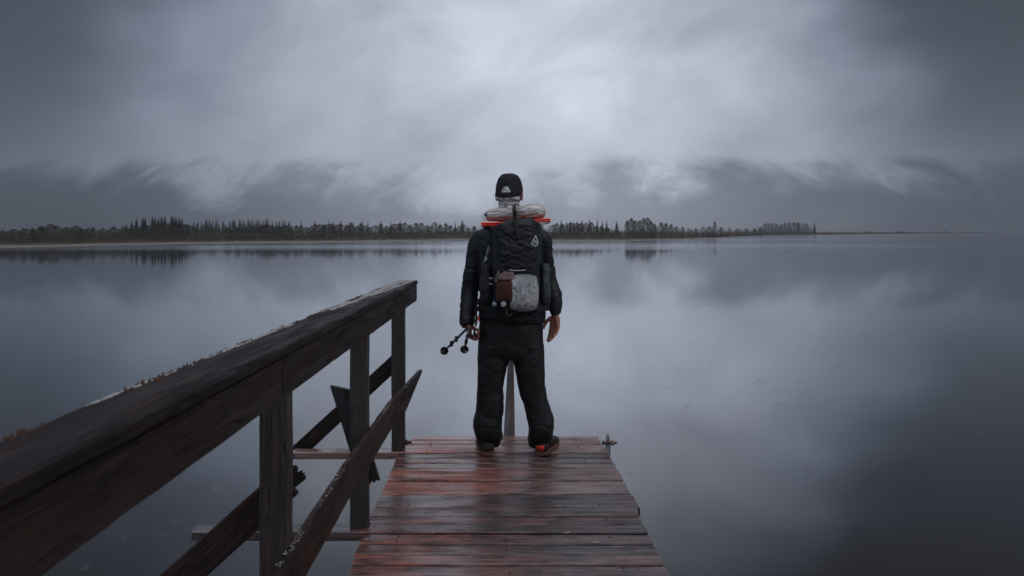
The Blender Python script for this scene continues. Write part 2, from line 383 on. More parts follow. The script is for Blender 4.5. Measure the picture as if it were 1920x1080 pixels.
# ------------------------------------------------------------------ the pier
pier = empty('pier', (.05, 3.4, WATER))
tag(pier, 'narrow wooden pier of wet red brown planks running out over the lake', 'pier')
def dz(v): return F*CAM_H/(800+v/3-HY)           # distance of a joint seen in the decking
joints = [55, 75, 98, 122, 150, 178, 206, 238, 305, 380, 458, 507, 549, 600, 660, 717, 778, 843]
dist = [dz(v) for v in joints]
THICK = .046
planks = []
for i in range(len(dist)-1):
    far, near = dist[i], dist[i+1]
    gap = .007 if joints[i+1] not in (150, 238, 305, 380, 600, 660, 778) else .019
    planks.append((near+gap*.6, far-gap*.2, i))
y = dist[-1]; rr = random.Random(4); k = len(planks)
while y > -1.6:
    wdt = rr.choice((.095, .11, .15, .105, .17)); planks.append((y-wdt, y-.006, k)); y -= wdt; k += 1
EXT = {4-1: -1.34, 13-1: -1.466}                 # boards that run out sideways to carry the railing
rr = random.Random(11)
for a, c, i in planks:
    xl, xr = -.634, .72
    if i < 3: xl, xr = -.585-.006*i, .70+.004*i
    xl += rr.uniform(-.008, .007); xr += rr.uniform(-.006, .007)
    if i in (8, 9): xr += .014
    if i in EXT: xl = EXT[i]
    if i == 17: xl = -.80
    if i == 25: xl = -1.42
    zt = rr.uniform(-.003, .002)
    if i in EXT or i == 25: zt = .002
    tilt = rr.uniform(-.003, .003)
    if i == 10: tilt = 0
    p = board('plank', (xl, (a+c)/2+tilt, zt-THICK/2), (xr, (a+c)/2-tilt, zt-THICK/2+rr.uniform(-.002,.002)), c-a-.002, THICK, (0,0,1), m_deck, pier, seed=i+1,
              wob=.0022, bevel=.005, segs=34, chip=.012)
    if i in EXT: p['label'] = 'long plank running out sideways past the deck to carry the railing'
for x in (-.46, 0.04, .54):
    board('stringer', (x, -1.6, -THICK-.075), (x, 4.93, -THICK-.075), .055, .14, (0,0,1), m_post, pier, seed=60+int(x*10), segs=30)
for yy_ in (1.0, 3.0, 4.75):
    for x in (-.39, .47):
        board('pile', (x, yy_, -4.3), (x, yy_, -THICK-.15), .12, .12, (0,1,0), m_post, pier, seed=int(yy_*10+x*7))
    board('cross_beam', (-.52, yy_+.095, -THICK-.21), (.6, yy_+.095, -THICK-.21), .06, .12, (0,0,1), m_post, pier, seed=int(yy_*3))
# nail heads, two rows, sunk flush with the planks
bmn = bmesh.new()
for a, c, i in planks:
    for x in (-.46, .04, .54):
        for s in (-.25, .25):
            if rr.random() < .62: continue
            px_, py_ = x+rr.uniform(-.012, .012), (a+c)/2+s*(c-a)+rr.uniform(-.006, .006)
            add_cyl(bmn, (px_, py_, -.002), (px_, py_, .0042), .0034, .0028, 7)
me = bpy.data.meshes.new('nail_heads'); bmn.to_mesh(me); bmn.free()
nh = link('nail_heads', me, m_steel); child(nh, pier); nh['kind'] = 'stuff'
# small pale chips of dead leaf and lichen lying on the boards
m_chip, gc, b = mat('pale debris'); gc.put(b.inputs['Base Color'], gc.mix(gc.noise(gc.coord('Object'), 40, 2), (.32, .20, .12), (.55, .50, .44)))
bmn = bmesh.new()
for px_, py_ in [(647+80,947), (733,1000), (700,985), (810,1000), (1065,1000), (1120,1018), (1128,828), (716,888), (880,942), (818,912), (1046,950), (690,1012), (990,905)]:
    if px_ < 690 and py_ < 950: continue
    d = F*CAM_H/(py_-HY); q = P(px_, py_, d)
    for j in range(3):
        r_ = rr.uniform(.002, .005); o_ = Vector((rr.uniform(-.012,.012), rr.uniform(-.008,.008), .003))
        v = [bmn.verts.new(q+o_+Vector((r_*1.6*math.cos(t_), r_*math.sin(t_), rr.uniform(0, .003)))) for t_ in (0, 1.3, 2.5, 3.8, 5.0)]
        bmn.faces.new(v)
me = bpy.data.meshes.new('leaf_debris'); bmn.to_mesh(me); bmn.free()
ld = link('leaf_debris', me, m_chip); tag(ld, 'tiny pale scraps of leaf scattered on the wet planks', kind='stuff')

# ------------------------------------------------------------------ railing on the left side
rail = empty('railing', (-.66, 3.4, 0))
tag(rail, 'old dark wooden railing with broken braces along the left side of the pier', 'railing')
def rz(d, off): return CAM_H - off - .0143*d
# posts stand on the long planks; their fronts face the camera
for k, (d, xl, xr) in enumerate(((4.64, -.695, -.61), (3.43, -.715, -.63), (2.14, -.722, -.637), (.70, -.722, -.637), (-.75, -.72, -.635))):
    top = rz(d, .309)
    pst = board('post', ((xl+xr)/2, d+.042, .004 if k < 2 else -.0), ((xl+xr)/2, d+.042, top), .084, .072, (0,-1,0), m_post, rail, seed=80+k, wob=.002, bevel=.006, segs=30)
XF = -.560
board('handrail', (-.6235, -1.7, rz(-1.7, .290)), (-.6235, 4.99, rz(4.99, .290)), .127, .032, (0,0,1), m_rail, rail, seed=91, wob=.0032, bevel=.006, segs=140)
for k, (a, c) in enumerate(((-1.7, 1.862), (1.868, 4.975))):
    board('fascia_board', (XF-.024, a, rz(a, .3625)), (XF-.024, c, rz(c, .3625)), .108, .038, (1,0,0), m_rail, rail, seed=95+k, wob=.002, bevel=.004, segs=90)
# side rail inside the posts: sound near the camera, its far length hangs free with a slanting end
def bow(t): return 0
lo1 = board('side_rail', (-.622, -1.6, .396), (-.622, 2.20, .396), .15, .026, (1,0,0), m_rail, rail, seed=101, wob=.003)
V, Fc = [], []
stations = 90
prof = []
for i in range(stations+1):
    t = i/stations; d = 2.207+(4.96-2.207)*t
    xin = interp(d, [(2.2, -.619), (3.0, -.618), (3.5, -.606), (4.05, -.596), (4.5, -.560), (4.96, -.527)])
    zt = .473 + .004*fbm(d*6, 2) ; zb = .322 + .003*fbm(d*5, 8)
    # slanting cut of the last half metre
    zb = max(zb, interp(d, [(4.36, .30), (4.42, .325), (4.96, .452)]) if d > 4.3 else zb)
    th = .026
    j = .0015
    V += [(xin-th+nz(d*30,1)*j, d, zt-.003), (xin-th+.004, d, zt+nz(d*40,3)*j), (xin-.004, d, zt+nz(d*33,5)*j), (xin+nz(d*30,7)*j, d, zt-.003), (xin+nz(d*21,9)*j, d, zb+.003), (xin-.003, d, zb), (xin-th+.003, d, zb), (xin-th, d, zb+.003)]
for i in range(stations):
    for k in range(8): Fc.append((i*8+k, i*8+(k+1)%8, (i+1)*8+(k+1)%8, (i+1)*8+k))
Fc.append(tuple(range(7, -1, -1))); Fc.append(tuple(stations*8+k for k in range(8)))
Vc = Vector((-.6, 3.5, .4)); V = [(y_-Vc.y, x_-Vc.x, z_-Vc.z) for x_, y_, z_ in V]      # local X runs along the board
sr = mesh('side_rail', V, [f[::-1] for f in Fc], m_rail)
mw = Matrix.Translation(Vc) @ Matrix(((0,1,0,0),(1,0,0,0),(0,0,1,0),(0,0,0,1)))
sr.parent = rail; sr.matrix_parent_inverse = Matrix.Translation(rail.location).inverted(); sr.matrix_basis = mw
for p_ in sr.data.polygons: pass
sr.data.flip_normals()
sr['label'] = 'loose side rail board whose slanting far end sticks out free'

# raking braces from the long planks up to the posts
def brace(d, x0, z0, x1, z1, seed, end0=None, end1=None, name='brace', chip=0.0, width=.098):
    return board(name, (x0, d, z0), (x1, d, z1), width, .028, (0,-1,0), m_rail, rail, seed=seed, wob=.0022, end0=end0, end1=end1, chip=chip)
brace(4.75, -1.345, -.045, -.66, .585, 111)
brace(2.235, -1.50, -.10, -.66, .650, 113)
def jag_board(name, p0, p1, width, thick, up, seed, jag, m, slant=0.0):
    """board whose p1 end is splintered"""
    p0, p1 = Vector(p0), Vector(p1); ax = (p1-p0).normalized(); L_ = (p1-p0).length
    up = Vector(up); sd = up.cross(ax); r2 = random.Random(seed)
    ncol = 12; rows_ = 10; V, Fc = [], []
    tips = [r2.uniform(-jag, jag)*(.5+.5*(j % 2)) for j in range(ncol+1)]
    for side in (0, 1):
        for i in range(rows_+1):
            for j in range(ncol+1):
                t = i/rows_; a = (j/ncol-.5)*width
                x = -L_/2 + t*L_ + (tips[j] if i == rows_ else tips[j]*.35 if i == rows_-1 else 0)
                if i == 0: x += slant*(j/ncol-.5)
                z = (thick/2 if side else -thick/2)*(1-.25*(i == rows_)) + .0015*nz(x*20, a*50, seed)
                V.append((x, a, z))
    M_ = (rows_+1)*(ncol+1)
    def id_(s, i, j): return s*M_ + i*(ncol+1)+j
    for i in range(rows_):
        for j in range(ncol):
            Fc.append((id_(1,i,j), id_(1,i+1,j), id_(1,i+1,j+1), id_(1,i,j+1)))
            Fc.append((id_(0,i,j), id_(0,i,j+1), id_(0,i+1,j+1), id_(0,i+1,j)))
    for i in range(rows_):
        for j in (0, ncol): Fc.append((id_(0,i,j), id_(0,i+1,j), id_(1,i+1,j), id_(1,i,j)))
    for j in range(ncol):
        for i in (0, rows_): Fc.append((id_(0,i,j), id_(0,i,j+1), id_(1,i,j+1), id_(1,i,j)))
    o = mesh(name, V, Fc, m)
    bm = bmesh.new(); bm.from_mesh(o.data); bmesh.ops.recalc_face_normals(bm, faces=bm.faces); bm.to_mesh(o.data); bm.free()
    mw = Matrix.Translation((p0+p1)/2) @ Matrix((ax, sd, up)).transposed().to_4x4()
    o.parent = rail; o.matrix_parent_inverse = Matrix.Translation(rail.location).inverted(); o.matrix_basis = mw
    return o
# lower stump of the broken middle brace
q0 = P(350, 1060, 3.53); q1 = P(560, 884, 3.53)
st = jag_board('broken_brace', q0, q1, .100, .028, (0,-1,0), 5, .020, m_rail)
st['label'] = 'splintered stump of the middle brace'
# its upper piece, swung down and hanging behind the middle post
a0 = P(640.5, 727, 3.545); a1 = P(694.5, 905, 3.545)
hg = jag_board('hanging_board', a0, a1, .098, .026, (0,-1,0), 9, .014, m_post, slant=.055)
hg['label'] = 'loose broken board hanging by a nail behind the middle post'

# bolts
def bolt(p0, axis, r=.011, ln=.022, parent=rail):
    p0 = Vector(p0); ax = Vector(axis)
    def bld(bm):
        add_cyl(bm, p0, p0+ax*ln*.35, r*1.5, n=14); add_cyl(bm, p0+ax*ln*.35, p0+ax*ln, r, n=6)
    return shape('bolt', bld, m_steel, parent)
bolt((-.608, 4.69, .045), (1,0,0), .012, .04)
bolt((-.688, 3.429, .60), (0,-1,0), .006, .008); bolt((-.652, 3.429, .62+.15), (0,-1,0), .006, .010)
bolt((-.70, 2.139, .58), (0,-1,0), .006, .008)
bolt((-.6, 4.6, .40), (1,0,0), .006, .012)

# lichen crust and moss on the rails
m_lich, gk, b = mat('pale lichen'); gk.put(b.inputs['Base Color'], gk.mix(gk.noise(gk.coord('Object'), 60, 3), (.16, .15, .14), (.46, .46, .45))); b.inputs['Roughness'].default_value = .9
m_moss, gk, b = mat('rusty brown moss'); gk.put(b.inputs['Base Color'], gk.mix(gk.noise(gk.coord('Object'), 50, 3), (.020, .012, .008), (.12, .050, .020))); b.inputs['Roughness'].default_value = .95
def crust(name, spots, m, seed):
    r2 = random.Random(seed); bm = bmesh.new()
    for (x, y, z, s, hgt_) in spots:
        n = r2.choice((5, 6, 7)); a0_ = r2.random()*6
        el = r2.uniform(1.0, 2.2)
        ring_ = [bm.verts.new((x+s*math.cos(a0_+6.283*k/n)*r2.uniform(.6,1.2), y+s*el*math.sin(a0_+6.283*k/n)*r2.uniform(.6,1.2), z-.001)) for k in range(n)]
        tip = bm.verts.new((x+r2.uniform(-.3,.3)*s, y+r2.uniform(-.3,.3)*s, z+hgt_*r2.uniform(.5, 1.3)))
        for k in range(n): bm.faces.new((ring_[k], ring_[(k+1)%n], tip))
    me = bpy.data.meshes.new(name); bm.to_mesh(me); bm.free()
    o = link(name, me, m); child(o, rail); o['kind'] = 'stuff'; return o
r3 = random.Random(21)
wl, ml = [], []
def top_z(d): return rz(d, .274)
for _ in range(9000):
    d = r3.uniform(.9, 4.98); u = r3.random()**1.6            # u = 0 at the outer edge of the handrail
    cover = fbm(d*2.2, u*3, 4)+.15
    if u > interp(d, [(.9, .06), (2.2, .10), (3.0, .30), (4.0, .62), (4.98, .95)]): continue
    if cover + .25*fbm(d*14, u*10, 2) < interp(d, [(.9, .20), (2.4, .05), (4, -.12), (5, -.25)]): continue
    wl.append((-.686+u*.124, d, top_z(d)+.0015, r3.uniform(.002, .0075)*(.5+.5*min(1, d/3.5)), r3.uniform(.0005, .0018)))
for _ in range(1000):
    d = r3.uniform(.7, 4.4); u = abs(r3.gauss(0, .07))
    if fbm(d*3.1, 5, 2) + .3*fbm(d*17, 1, 2) < -.10: continue
    ml.append((-.687+u*.124, d, top_z(d), r3.uniform(.0015, .0036), r3.uniform(.002, .008)))
for _ in range(900):                                          # on the side rail's top edge
    d = r3.uniform(2.05, 4.93)
    xin = interp(d, [(2.2, -.619), (3.0, -.618), (3.5, -.606), (4.05, -.596), (4.5, -.560), (4.96, -.527)])
    x = xin - r3.uniform(0.001, .024)
    s = (x, d, .4735, r3.uniform(.0012, .0036), r3.uniform(.0006, .002))
    if 2.9 < d < 3.6 and r3.random() < .8: ml.append(s)
    elif fbm(d*4, 9, 2)+.3*fbm(d*20, 4, 2) > -.02: (wl if r3.random() < .7 else ml).append(s)
crust('lichen', wl, m_lich, 31); crust('moss', ml, m_moss, 32)
# bare orange heartwood showing near the tops of the posts
m_orange, go, b = mat('orange heartwood'); go.put(b.inputs['Base Color'], go.mix(go.noise(go.mapping(go.coord('Object'), scale=(30, 30, 4)), 1, 4), (.06, .022, .012), (.30, .075, .030))); b.inputs['Roughness'].default_value = .5
def splinter(x, d, z0, z1, w_):
    def bld(bm):
        n = 9; L1, L2 = [], []
        for i in range(n+1):
            t = i/n; z = z0+(z1-z0)*t; ww = w_*(.25+.75*t**.6)*(1+.25*nz(z*60, x))
            L1.append(bm.verts.new((x-ww/2, d-.0015, z))); L2.append(bm.verts.new((x+ww/2, d-.0015, z)))
            if i: bm.faces.new((L1[i-1], L2[i-1], L2[i], L1[i]))
    o = shape('bare_wood_streak', bld, m_orange, rail); return o
splinter(-.652, 3.428, .88, 1.00, .018); splinter(-.660, 2.138, .93, 1.03, .022)

# ------------------------------------------------------------------ tapering steel pole at the pier's end
pole = empty('mooring_pole', (.085, 5.14, WATER))
tag(pole, 'tapering weathered steel pole standing in the lake at the end of the pier', 'pole')
def taper(x0a, x0b, x1a, x1b, dn, df):
    def bld(bm):
        lo = [bm.verts.new(p) for p in ((x0a, dn, -4.2), (x0b, dn, -4.2), (x0b, df, -4.2), (x0a, df, -4.2))]
        mi = [bm.verts.new(p) for p in ((x0a, dn, -.10), (x0b, dn, -.10), (x0b, df, -.10), (x0a, df, -.10))]
        hi = [bm.verts.new(p) for p in ((x1a, dn+.01, .67), (x1b, dn+.01, .67), (x1b, df-.01, .67), (x1a, df-.01, .67))]
        for A, B in ((lo, mi), (mi, hi)):
            for k in range(4): bm.faces.new((A[k], A[(k+1)%4], B[(k+1)%4], B[k]))
        bm.faces.new(lo[::-1]); bm.faces.new(hi)
    return bld
shape('flange', taper(.040, .088, .083, .100, 5.09, 5.13), m_zinc, pole, bevel=.002)
shape('web', taper(.0895, .126, .101, .114, 5.10, 5.17), m_rust, pole, bevel=.002)

# ------------------------------------------------------------------ steel lug with a bolt on the lake side
lug = empty('mooring_lug', (.735, 4.78, 0))
tag(lug, 'small pointed steel lug with a rusty bolt on the right edge of the pier', 'mooring lug')
def plate(bm):
    prof_ = [(-.022,-.07),(.022,-.07),(.022,.012),(.016,.040),(.010,.062),(.004,.078),(-.004,.078),(-.010,.062),(-.017,.040),(-.022,.012)]
    f = [bm.verts.new((.740+x*.8, 4.765, z)) for x, z in prof_]; r_ = [bm.verts.new((.740+x*.8, 4.779, z)) for x, z in prof_]
    n = len(prof_)
    bm.faces.new(f); bm.faces.new(r_[::-1])
    for k in range(n): bm.faces.new((f[k], f[(k+1)%n], r_[(k+1)%n], r_[k]))
shape('plate', plate, m_zinc, lug, bevel=.0012)
def bl1(bm): add_cyl(bm, (.706, 4.757, .022), (.796, 4.757, .022), .009, n=12)
shape('bolt', bl1, m_steel, lug)
def bl2(bm): add_cyl(bm, (.760, 4.757, .022), (.778, 4.757, .022), .017, n=6)
shape('nut', bl2, m_rust, lug)
def bl3(bm): add_cyl(bm, (.700, 4.757, .022), (.712, 4.757, .022), .016, n=6)
shape('bolt_head', bl3, m_steel, lug)

# ------------------------------------------------------------------ trees on the far shore
m_spruce, gt, b = mat('spruce needles'); oi = gt.n.new('ShaderNodeObjectInfo')
gt.put(b.inputs['Base Color'], gt.mix(oi.outputs['Random'], (.022, .030, .024), (.040, .044, .030))); b.inputs['Roughness'].default_value = .9
m_leafy, gt, b = mat('autumn birch leaves'); oi = gt.n.new('ShaderNodeObjectInfo')
gt.put(b.inputs['Base Color'], gt.mix(gt.noise(gt.coord('Object'), 1.3, 3), gt.mix(oi.outputs['Random'], (.040, .044, .026), (.078, .056, .034)), (.090, .072, .046))); b.inputs['Roughness'].default_value = .9
m_bark, gt, b = mat('grey bark'); gt.put(b.inputs['Base Color'], gt.mix(gt.noise(gt.coord('Object'), 6, 3), (.05, .045, .04), (.13, .12, .11))); b.inputs['Roughness'].default_value = .9
m_brush, gt, b = mat('brown willow scrub'); gt.put(b.inputs['Base Color'], gt.mix(gt.noise(gt.mapping(gt.coord('Object'), scale=(.12, .12, .3)), 1, 5), (.045, .038, .028), (.095, .068, .046))); b.inputs['Roughness'].default_value = .95
for m_ in (m_spruce, m_leafy, m_brush):                     # thin leaves let light through
    t_ = m_.node_tree; b_ = t_.nodes['Principled BSDF']; tr_ = t_.nodes.new('ShaderNodeBsdfTranslucent'); mx_ = t_.nodes.new('ShaderNodeMixShader')
    src = b_.inputs['Base Color'].links[0].from_socket; t_.links.new(src, tr_.inputs[0]); mx_.inputs[0].default_value = .45; b_.inputs['Specular IOR Level'].default_value = .1
    t_.links.new(b_.outputs[0], mx_.inputs[1]); t_.links.new(tr_.outputs[0], mx_.inputs[2]); t_.links.new(mx_.outputs[0], t_.nodes['Material Output'].inputs[0])
def tri_mesh(name, tris):
    V = [v for t in tris for v in t]; Fc = []; k = 0
    for t in tris: Fc.append(tuple(range(k, k+len(t)))); k += len(t)
    me = bpy.data.meshes.new(name); me.from_pydata(V, [], Fc); me.update(); return me
def trunk_mesh(h, r, seed, limbs=0):
    r2 = random.Random(seed); bm = bmesh.new()
    add_cyl(bm, (0,0,-.05), (r2.uniform(-.02,.02), 0, h*.5), r, r*.6, 6); add_cyl(bm, (0,0,h*.5), (0,0,h), r*.6, r*.12, 6)
    for _ in range(limbs):
        a = r2.random()*6.28; z = h*r2.uniform(.25, .8); l_ = h*r2.uniform(.15, .3)
        add_cyl(bm, (0,0,z), (l_*.6*math.cos(a), l_*.6*math.sin(a), z+l_), r*.35, r*.1, 4)
    me = bpy.data.meshes.new('trunk'); bm.to_mesh(me); bm.free(); me.materials.append(m_bark); return me
def spruce_mesh(seed, slim):
    r2 = random.Random(seed); T = []
    lv = 30
    for i in range(lv):
        t = i/(lv-1); z = .10+.88*t; R = slim*(1-t)**.85*r2.uniform(.75, 1.15)+.012
        n = max(4, int(7*(1-t)+4))
        for k in range(n):
            a = 6.283*(k+r2.random())/n; rr_ = R*r2.uniform(.6, 1.15); w_ = .060*(1.1-t)+.012
            ca, sa = math.cos(a), math.sin(a); dr = rr_*.35+.01
            T.append([(0,0,z+.03), (rr_*.55*ca-w_*sa, rr_*.55*sa+w_*ca, z-dr*.4), (rr_*ca, rr_*sa, z-dr), (rr_*.55*ca+w_*sa, rr_*.55*sa-w_*ca, z-dr*.45)])
    T.append([(-.006,0,.93), (.006,0,.93), (0,0,1.02)])
    me = tri_mesh('crown', T); me.materials.append(m_spruce); return me
def leafy_mesh(seed, wide, ragged=.5, low=.12, n=1500):
    r2 = random.Random(seed); T = []; pk_ = r2.uniform(.30, .50); tip = r2.uniform(.90, 1.0)
    for _ in range(n):
        z = low+(tip-low)*r2.random()**.85
        u = (z-low)/(tip-low); prof_ = (u/pk_)**.5 if u < pk_ else max(0, 1-((u-pk_)/(1-pk_))**1.7)**.8
        a = r2.random()*6.283
        R = wide*prof_*(1+ragged*1.3*nz(math.cos(a)*1.6+seed, math.sin(a)*1.6, z*5)+.25*nz(math.cos(a)*5, math.sin(a)*5+seed, z*13))+.012
        q = R*r2.random()**.42
        if nz(q*math.cos(a)*9+seed, q*math.sin(a)*9, z*11) < -.28: continue          # see-through gaps
        c = Vector((q*math.cos(a), q*math.sin(a), z+.03*nz(a*2, seed)))
        s = r2.uniform(.011, .022)
        e1 = Vector((r2.gauss(0,1), r2.gauss(0,1), r2.gauss(0,1))).normalized(); e2 = e1.orthogonal().normalized()
        T.append([tuple(c-e1*s), tuple(c+e2*s*.8), tuple(c+e1*s), tuple(c-e2*s*.7)])
    me = tri_mesh('crown', T); me.materials.append(m_leafy); return me
spr_c = [spruce_mesh(s, w_) for s, w_ in ((1,.17),(2,.14),(3,.20),(4,.12),(5,.16))]
spr_t = [trunk_mesh(.97, .016, s) for s in (1, 2)]
lea_c = [leafy_mesh(s, w_, low=lo_) for s, w_, lo_ in ((11,.30,.10),(12,.22,.14),(13,.36,.08),(14,.17,.12),(15,.32,.05),(16,.25,.12),(17,.20,.10),(18,.28,.08))]
bus_c = [leafy_mesh(s, w_, low=.0, n=1300) for s, w_ in ((21,.75),(22,.9),(23,.65))]
lea_t = [trunk_mesh(.85, .022, s, 7) for s in (5, 6, 7)]
bus_t = [trunk_mesh(.6, .03, s, 9) for s in (8, 9)]
rt = random.Random(77)
def ground_z(px, d):
    dd = (d-shore_d(px))/(shore_d(px)/150.0)
    return interp(dd, rows) - .12
def seg(px, names, cuts): return names[sum(px > c for c in cuts)]
def tree(kind, px, d, top, label, cat, group, wmul=1.0):
    z0 = ground_z(px, d); zt = CAM_H+(HY-top)*d/F; hgt_ = max(zt-z0, .8)
    crown, trunk = {'spruce': (spr_c, spr_t), 'leafy': (lea_c, lea_t), 'bush': (bus_c, bus_t)}[kind]
    root = bpy.data.objects.new({'spruce': 'spruce_tree', 'leafy': 'birch_tree', 'bush': 'willow_bush'}[kind], None); col.objects.link(root)
    root.location = ((px-HX)*d/F, d, z0); root.rotation_euler = (0, 0, rt.random()*6.28)
    root.scale = (hgt_*wmul, hgt_*wmul, hgt_)
    for nm, me in (('trunk', rt.choice(trunk)), ('crown', rt.choice(crown))):
        o = bpy.data.objects.new(nm, me); col.objects.link(o); o.parent = root
    tag(root, label, cat, group); return root
TOP = [(-60, 431), (60, 428), (80, 421), (150, 422), (160, 428), (172, 421), (190, 427), (225, 425), (265, 421), (350, 419), (368, 423), (380, 430), (470, 425),
       (500, 421), (545, 421), (560, 420), (600, 420), (650, 419), (690, 419), (760, 418), (810, 417), (850, 421), (900, 421), (1040, 419), (1075, 415), (1110, 418), (1120, 425), (1160, 428)]
# dark spruces standing above the left birches
for px, top in ((147,429),(237,420),(247,416),(256,411),(268,408),(272,409),(286,406),(291,408),(297,409),(303,407),(309,406),(322,405),(325,407),(330,406),(336,409),(341,410)):
    tree('spruce', px, 172+rt.uniform(0,5), top, 'tall dark spruce rising above the birches on the left shore', 'spruce', 'dark spruces above the left shore birches', 1.5)
# pale spruces far behind
for k in range(46):
    px = 350 + k*4.4 + rt.uniform(-2, 2)
    top = interp(px, [(350, 418), (388, 411), (400, 409), (415, 415), (440, 411), (470, 410), (496, 409), (504, 409), (512, 416), (526, 410), (533, 412), (550, 417)]) + rt.choice((0, 0, 1, 3, 5))
    tree('spruce', px, 430+rt.uniform(-20, 40), top, 'pale misty spruce far behind the middle of the shore', 'spruce', 'misty spruces behind the middle shore', 1.25)
for k in range(34):
    px = rt.uniform(556, 880) if k < 20 else rt.uniform(1040, 1168)
    tree('spruce', px, 560+rt.uniform(-20, 40), (413 if px < 900 else 411)+rt.uniform(-1, 6), 'thin faint spruce standing in mist behind the birches', 'spruce', 'faint spruces behind the birches', 1.1)
# birches and willows of the front row
px = -70
while px < 1165:
    if 893 < px < 1030 and rt.random() < .45: px += 12; continue
    base = shore_d(px)
    tree('leafy', px, base*rt.uniform(1.10, 1.22)+5, interp(px, TOP)+rt.uniform(-2.5, 5), seg(px, ('brownish autumn birch at the left end of the far shore', 'brownish autumn birch below the dark spruces', 'hazy birch of the middle shore below the pale spruces', 'grey brown birch between the pale spruces and the hiker', 'birch in mist just right of the hiker'), (228, 350, 545, 960)), 'birch', 'birches along the far shore', rt.uniform(1.1, 1.9))
    px += rt.uniform(6.5, 11)
for px, top in ((1176,411),(1184,408),(1192,410),(1199,412),(1206,408),(1214,407),(1221,414),(1228,419)):
    tree('leafy', px, 205+rt.uniform(0, 6), top, 'dark leafy birch in the dense clump on the right shore', 'birch', 'dense dark birch clump on the right shore', 1.0)
for px, top in ((1240,416),(1249,418),(1258,420),(1268,423),(1280,425),(1292,426),(1305,427),(1318,425),(1330,424)):
    tree('leafy', px, 245+rt.uniform(0, 15), top, 'low grey birch right of the dense clump', 'birch', 'low birches right of the dense clump', 1.3)
tree('leafy', 1340, 300, 415, 'single tall birch standing above the low scrub on the right', 'birch', None, .8)
for px, top in ((1352,425),(1368,427),(1384,427),(1400,428),(1415,427),(1426,425)):
    tree('leafy', px, 360+rt.uniform(0, 15), top, 'small birch in the low scrub of the right shore', 'birch', 'small birches in the right scrub', 1.5)
for px, top in ((1434,419),(1441,417),(1449,416),(1456,419),(1464,420),(1472,417),(1480,416),(1489,415),(1497,416),(1505,417),(1513,419)):
    tree('leafy', px, 470+rt.uniform(0, 15), top, 'misty birch in the last grove on the right', 'birch', 'last birch grove on the right', 1.2)
tree('spruce', 1527, 480, 417, 'last small spruce at the right end of the grove', 'spruce', None, 1.4)
# rounded willow bushes in front
px = -60
while px < 1330:
    if 900 < px < 1022: px += 20; continue
    base = shore_d(px)
    tree('bush', px, base*1.05+4+rt.uniform(0, 3), interp(px, [(0, 441), (300, 438), (600, 440), (900, 440), (1040, 433), (1250, 430), (1330, 434)])+rt.uniform(-3, 3), seg(px, ('low rounded willow bush at the waterline of the left shore', 'low willow bush at the waterline left of the hiker', 'low willow bush at the waterline right of the hiker'), (450, 960)), 'bush', 'low willow bushes along the waterline', rt.uniform(.8, 1.3))
    px += rt.uniform(16, 28)
# scrub and reeds nobody could count
T = []
for _ in range(80000):
    px = rt.uniform(-900, 1530); d0 = shore_d(px); f = rt.random()
    d = d0*(1.04+.16*f)+3
    z0 = ground_z(px, d)+.05; H_ = (1.9+1.2*f)*d/170*max(.25, .75+.55*fbm(px*.03, f*3)+.25*nz(px*.3, f*9))
    if px > 1240: H_ *= .6
    z = z0 + H_*rt.random()**1.15
    c = Vector(((px-HX)*d/F, d+rt.uniform(-2, 2), z)); s = rt.uniform(.05, .13)*d/170
    e1 = Vector((rt.gauss(0,1), rt.gauss(0,1), rt.gauss(0,1))).normalized(); e2 = e1.orthogonal().normalized()
    T.append([tuple(c-e1*s), tuple(c+e2*s*.8), tuple(c+e1*s), tuple(c-e2*s*.7)])
for _ in range(9000):                                     # reeds and grass along the spit to the right
    px = rt.uniform(1330, 1930); d0 = shore_d(px); d = d0+rt.uniform(6, 60)
    z0 = ground_z(px, d0+6); H_ = d/F*interp(px, [(1330, 6), (1540, 4), (1700, 3.6), (1850, 2.4), (1930, 1)])*(.5+rt.random())*(.7+.6*fbm(px*.05))
    c = Vector(((px-HX)*d/F, d, z0+H_*.5)); s = .5*d/600
    T.append([tuple(c+Vector((-s*rt.random()*2, 0, -H_*.6))), tuple(c+Vector((s*rt.random()*2, .1, -H_*.6))), tuple(c+Vector((rt.uniform(-s, s), .3, H_*.5)))])
me = tri_mesh('undergrowth', T); ug = link('undergrowth', me, m_brush)
tag(ug, 'tangle of brown scrub and reeds along the far shore', kind='stuff')

# ------------------------------------------------------------------ the hiker
def catmull(pts, n):
    """resample rows of numbers smoothly"""
    pts = [np.array(p, float) for p in pts]; out = []
    m = len(pts)
    for i in range(n+1):
        t = i/n*(m-1); k = min(int(t), m-2); f = t-k
        p0, p1, p2, p3 = pts[max(k-1, 0)], pts[k], pts[k+1], pts[min(k+2, m-1)]
        out.append(.5*((2*p1)+(-p0+p2)*f+(2*p0-5*p1+4*p2-p3)*f*f+(-p0+3*p1-3*p2+p3)*f**3))
    return out
def rings_mesh(bm, rings, cap=True):
    vs = [[bm.verts.new(p) for p in r] for r in rings]; n = len(vs[0])
    for a, c in zip(vs, vs[1:]):
        for k in range(n): bm.faces.new((a[k], a[(k+1)%n], c[(k+1)%n], c[k]))
    if cap:
        for r, fl in ((vs[0], True), (vs[-1], False)):
            c = bm.verts.new(sum((v.co for v in r), Vector())/n)
            for k in range(n): bm.faces.new((r[(k+1)%n], r[k], c) if fl else (r[k], r[(k+1)%n], c))
def se(c, e):
    return math.copysign(abs(c)**e, c)
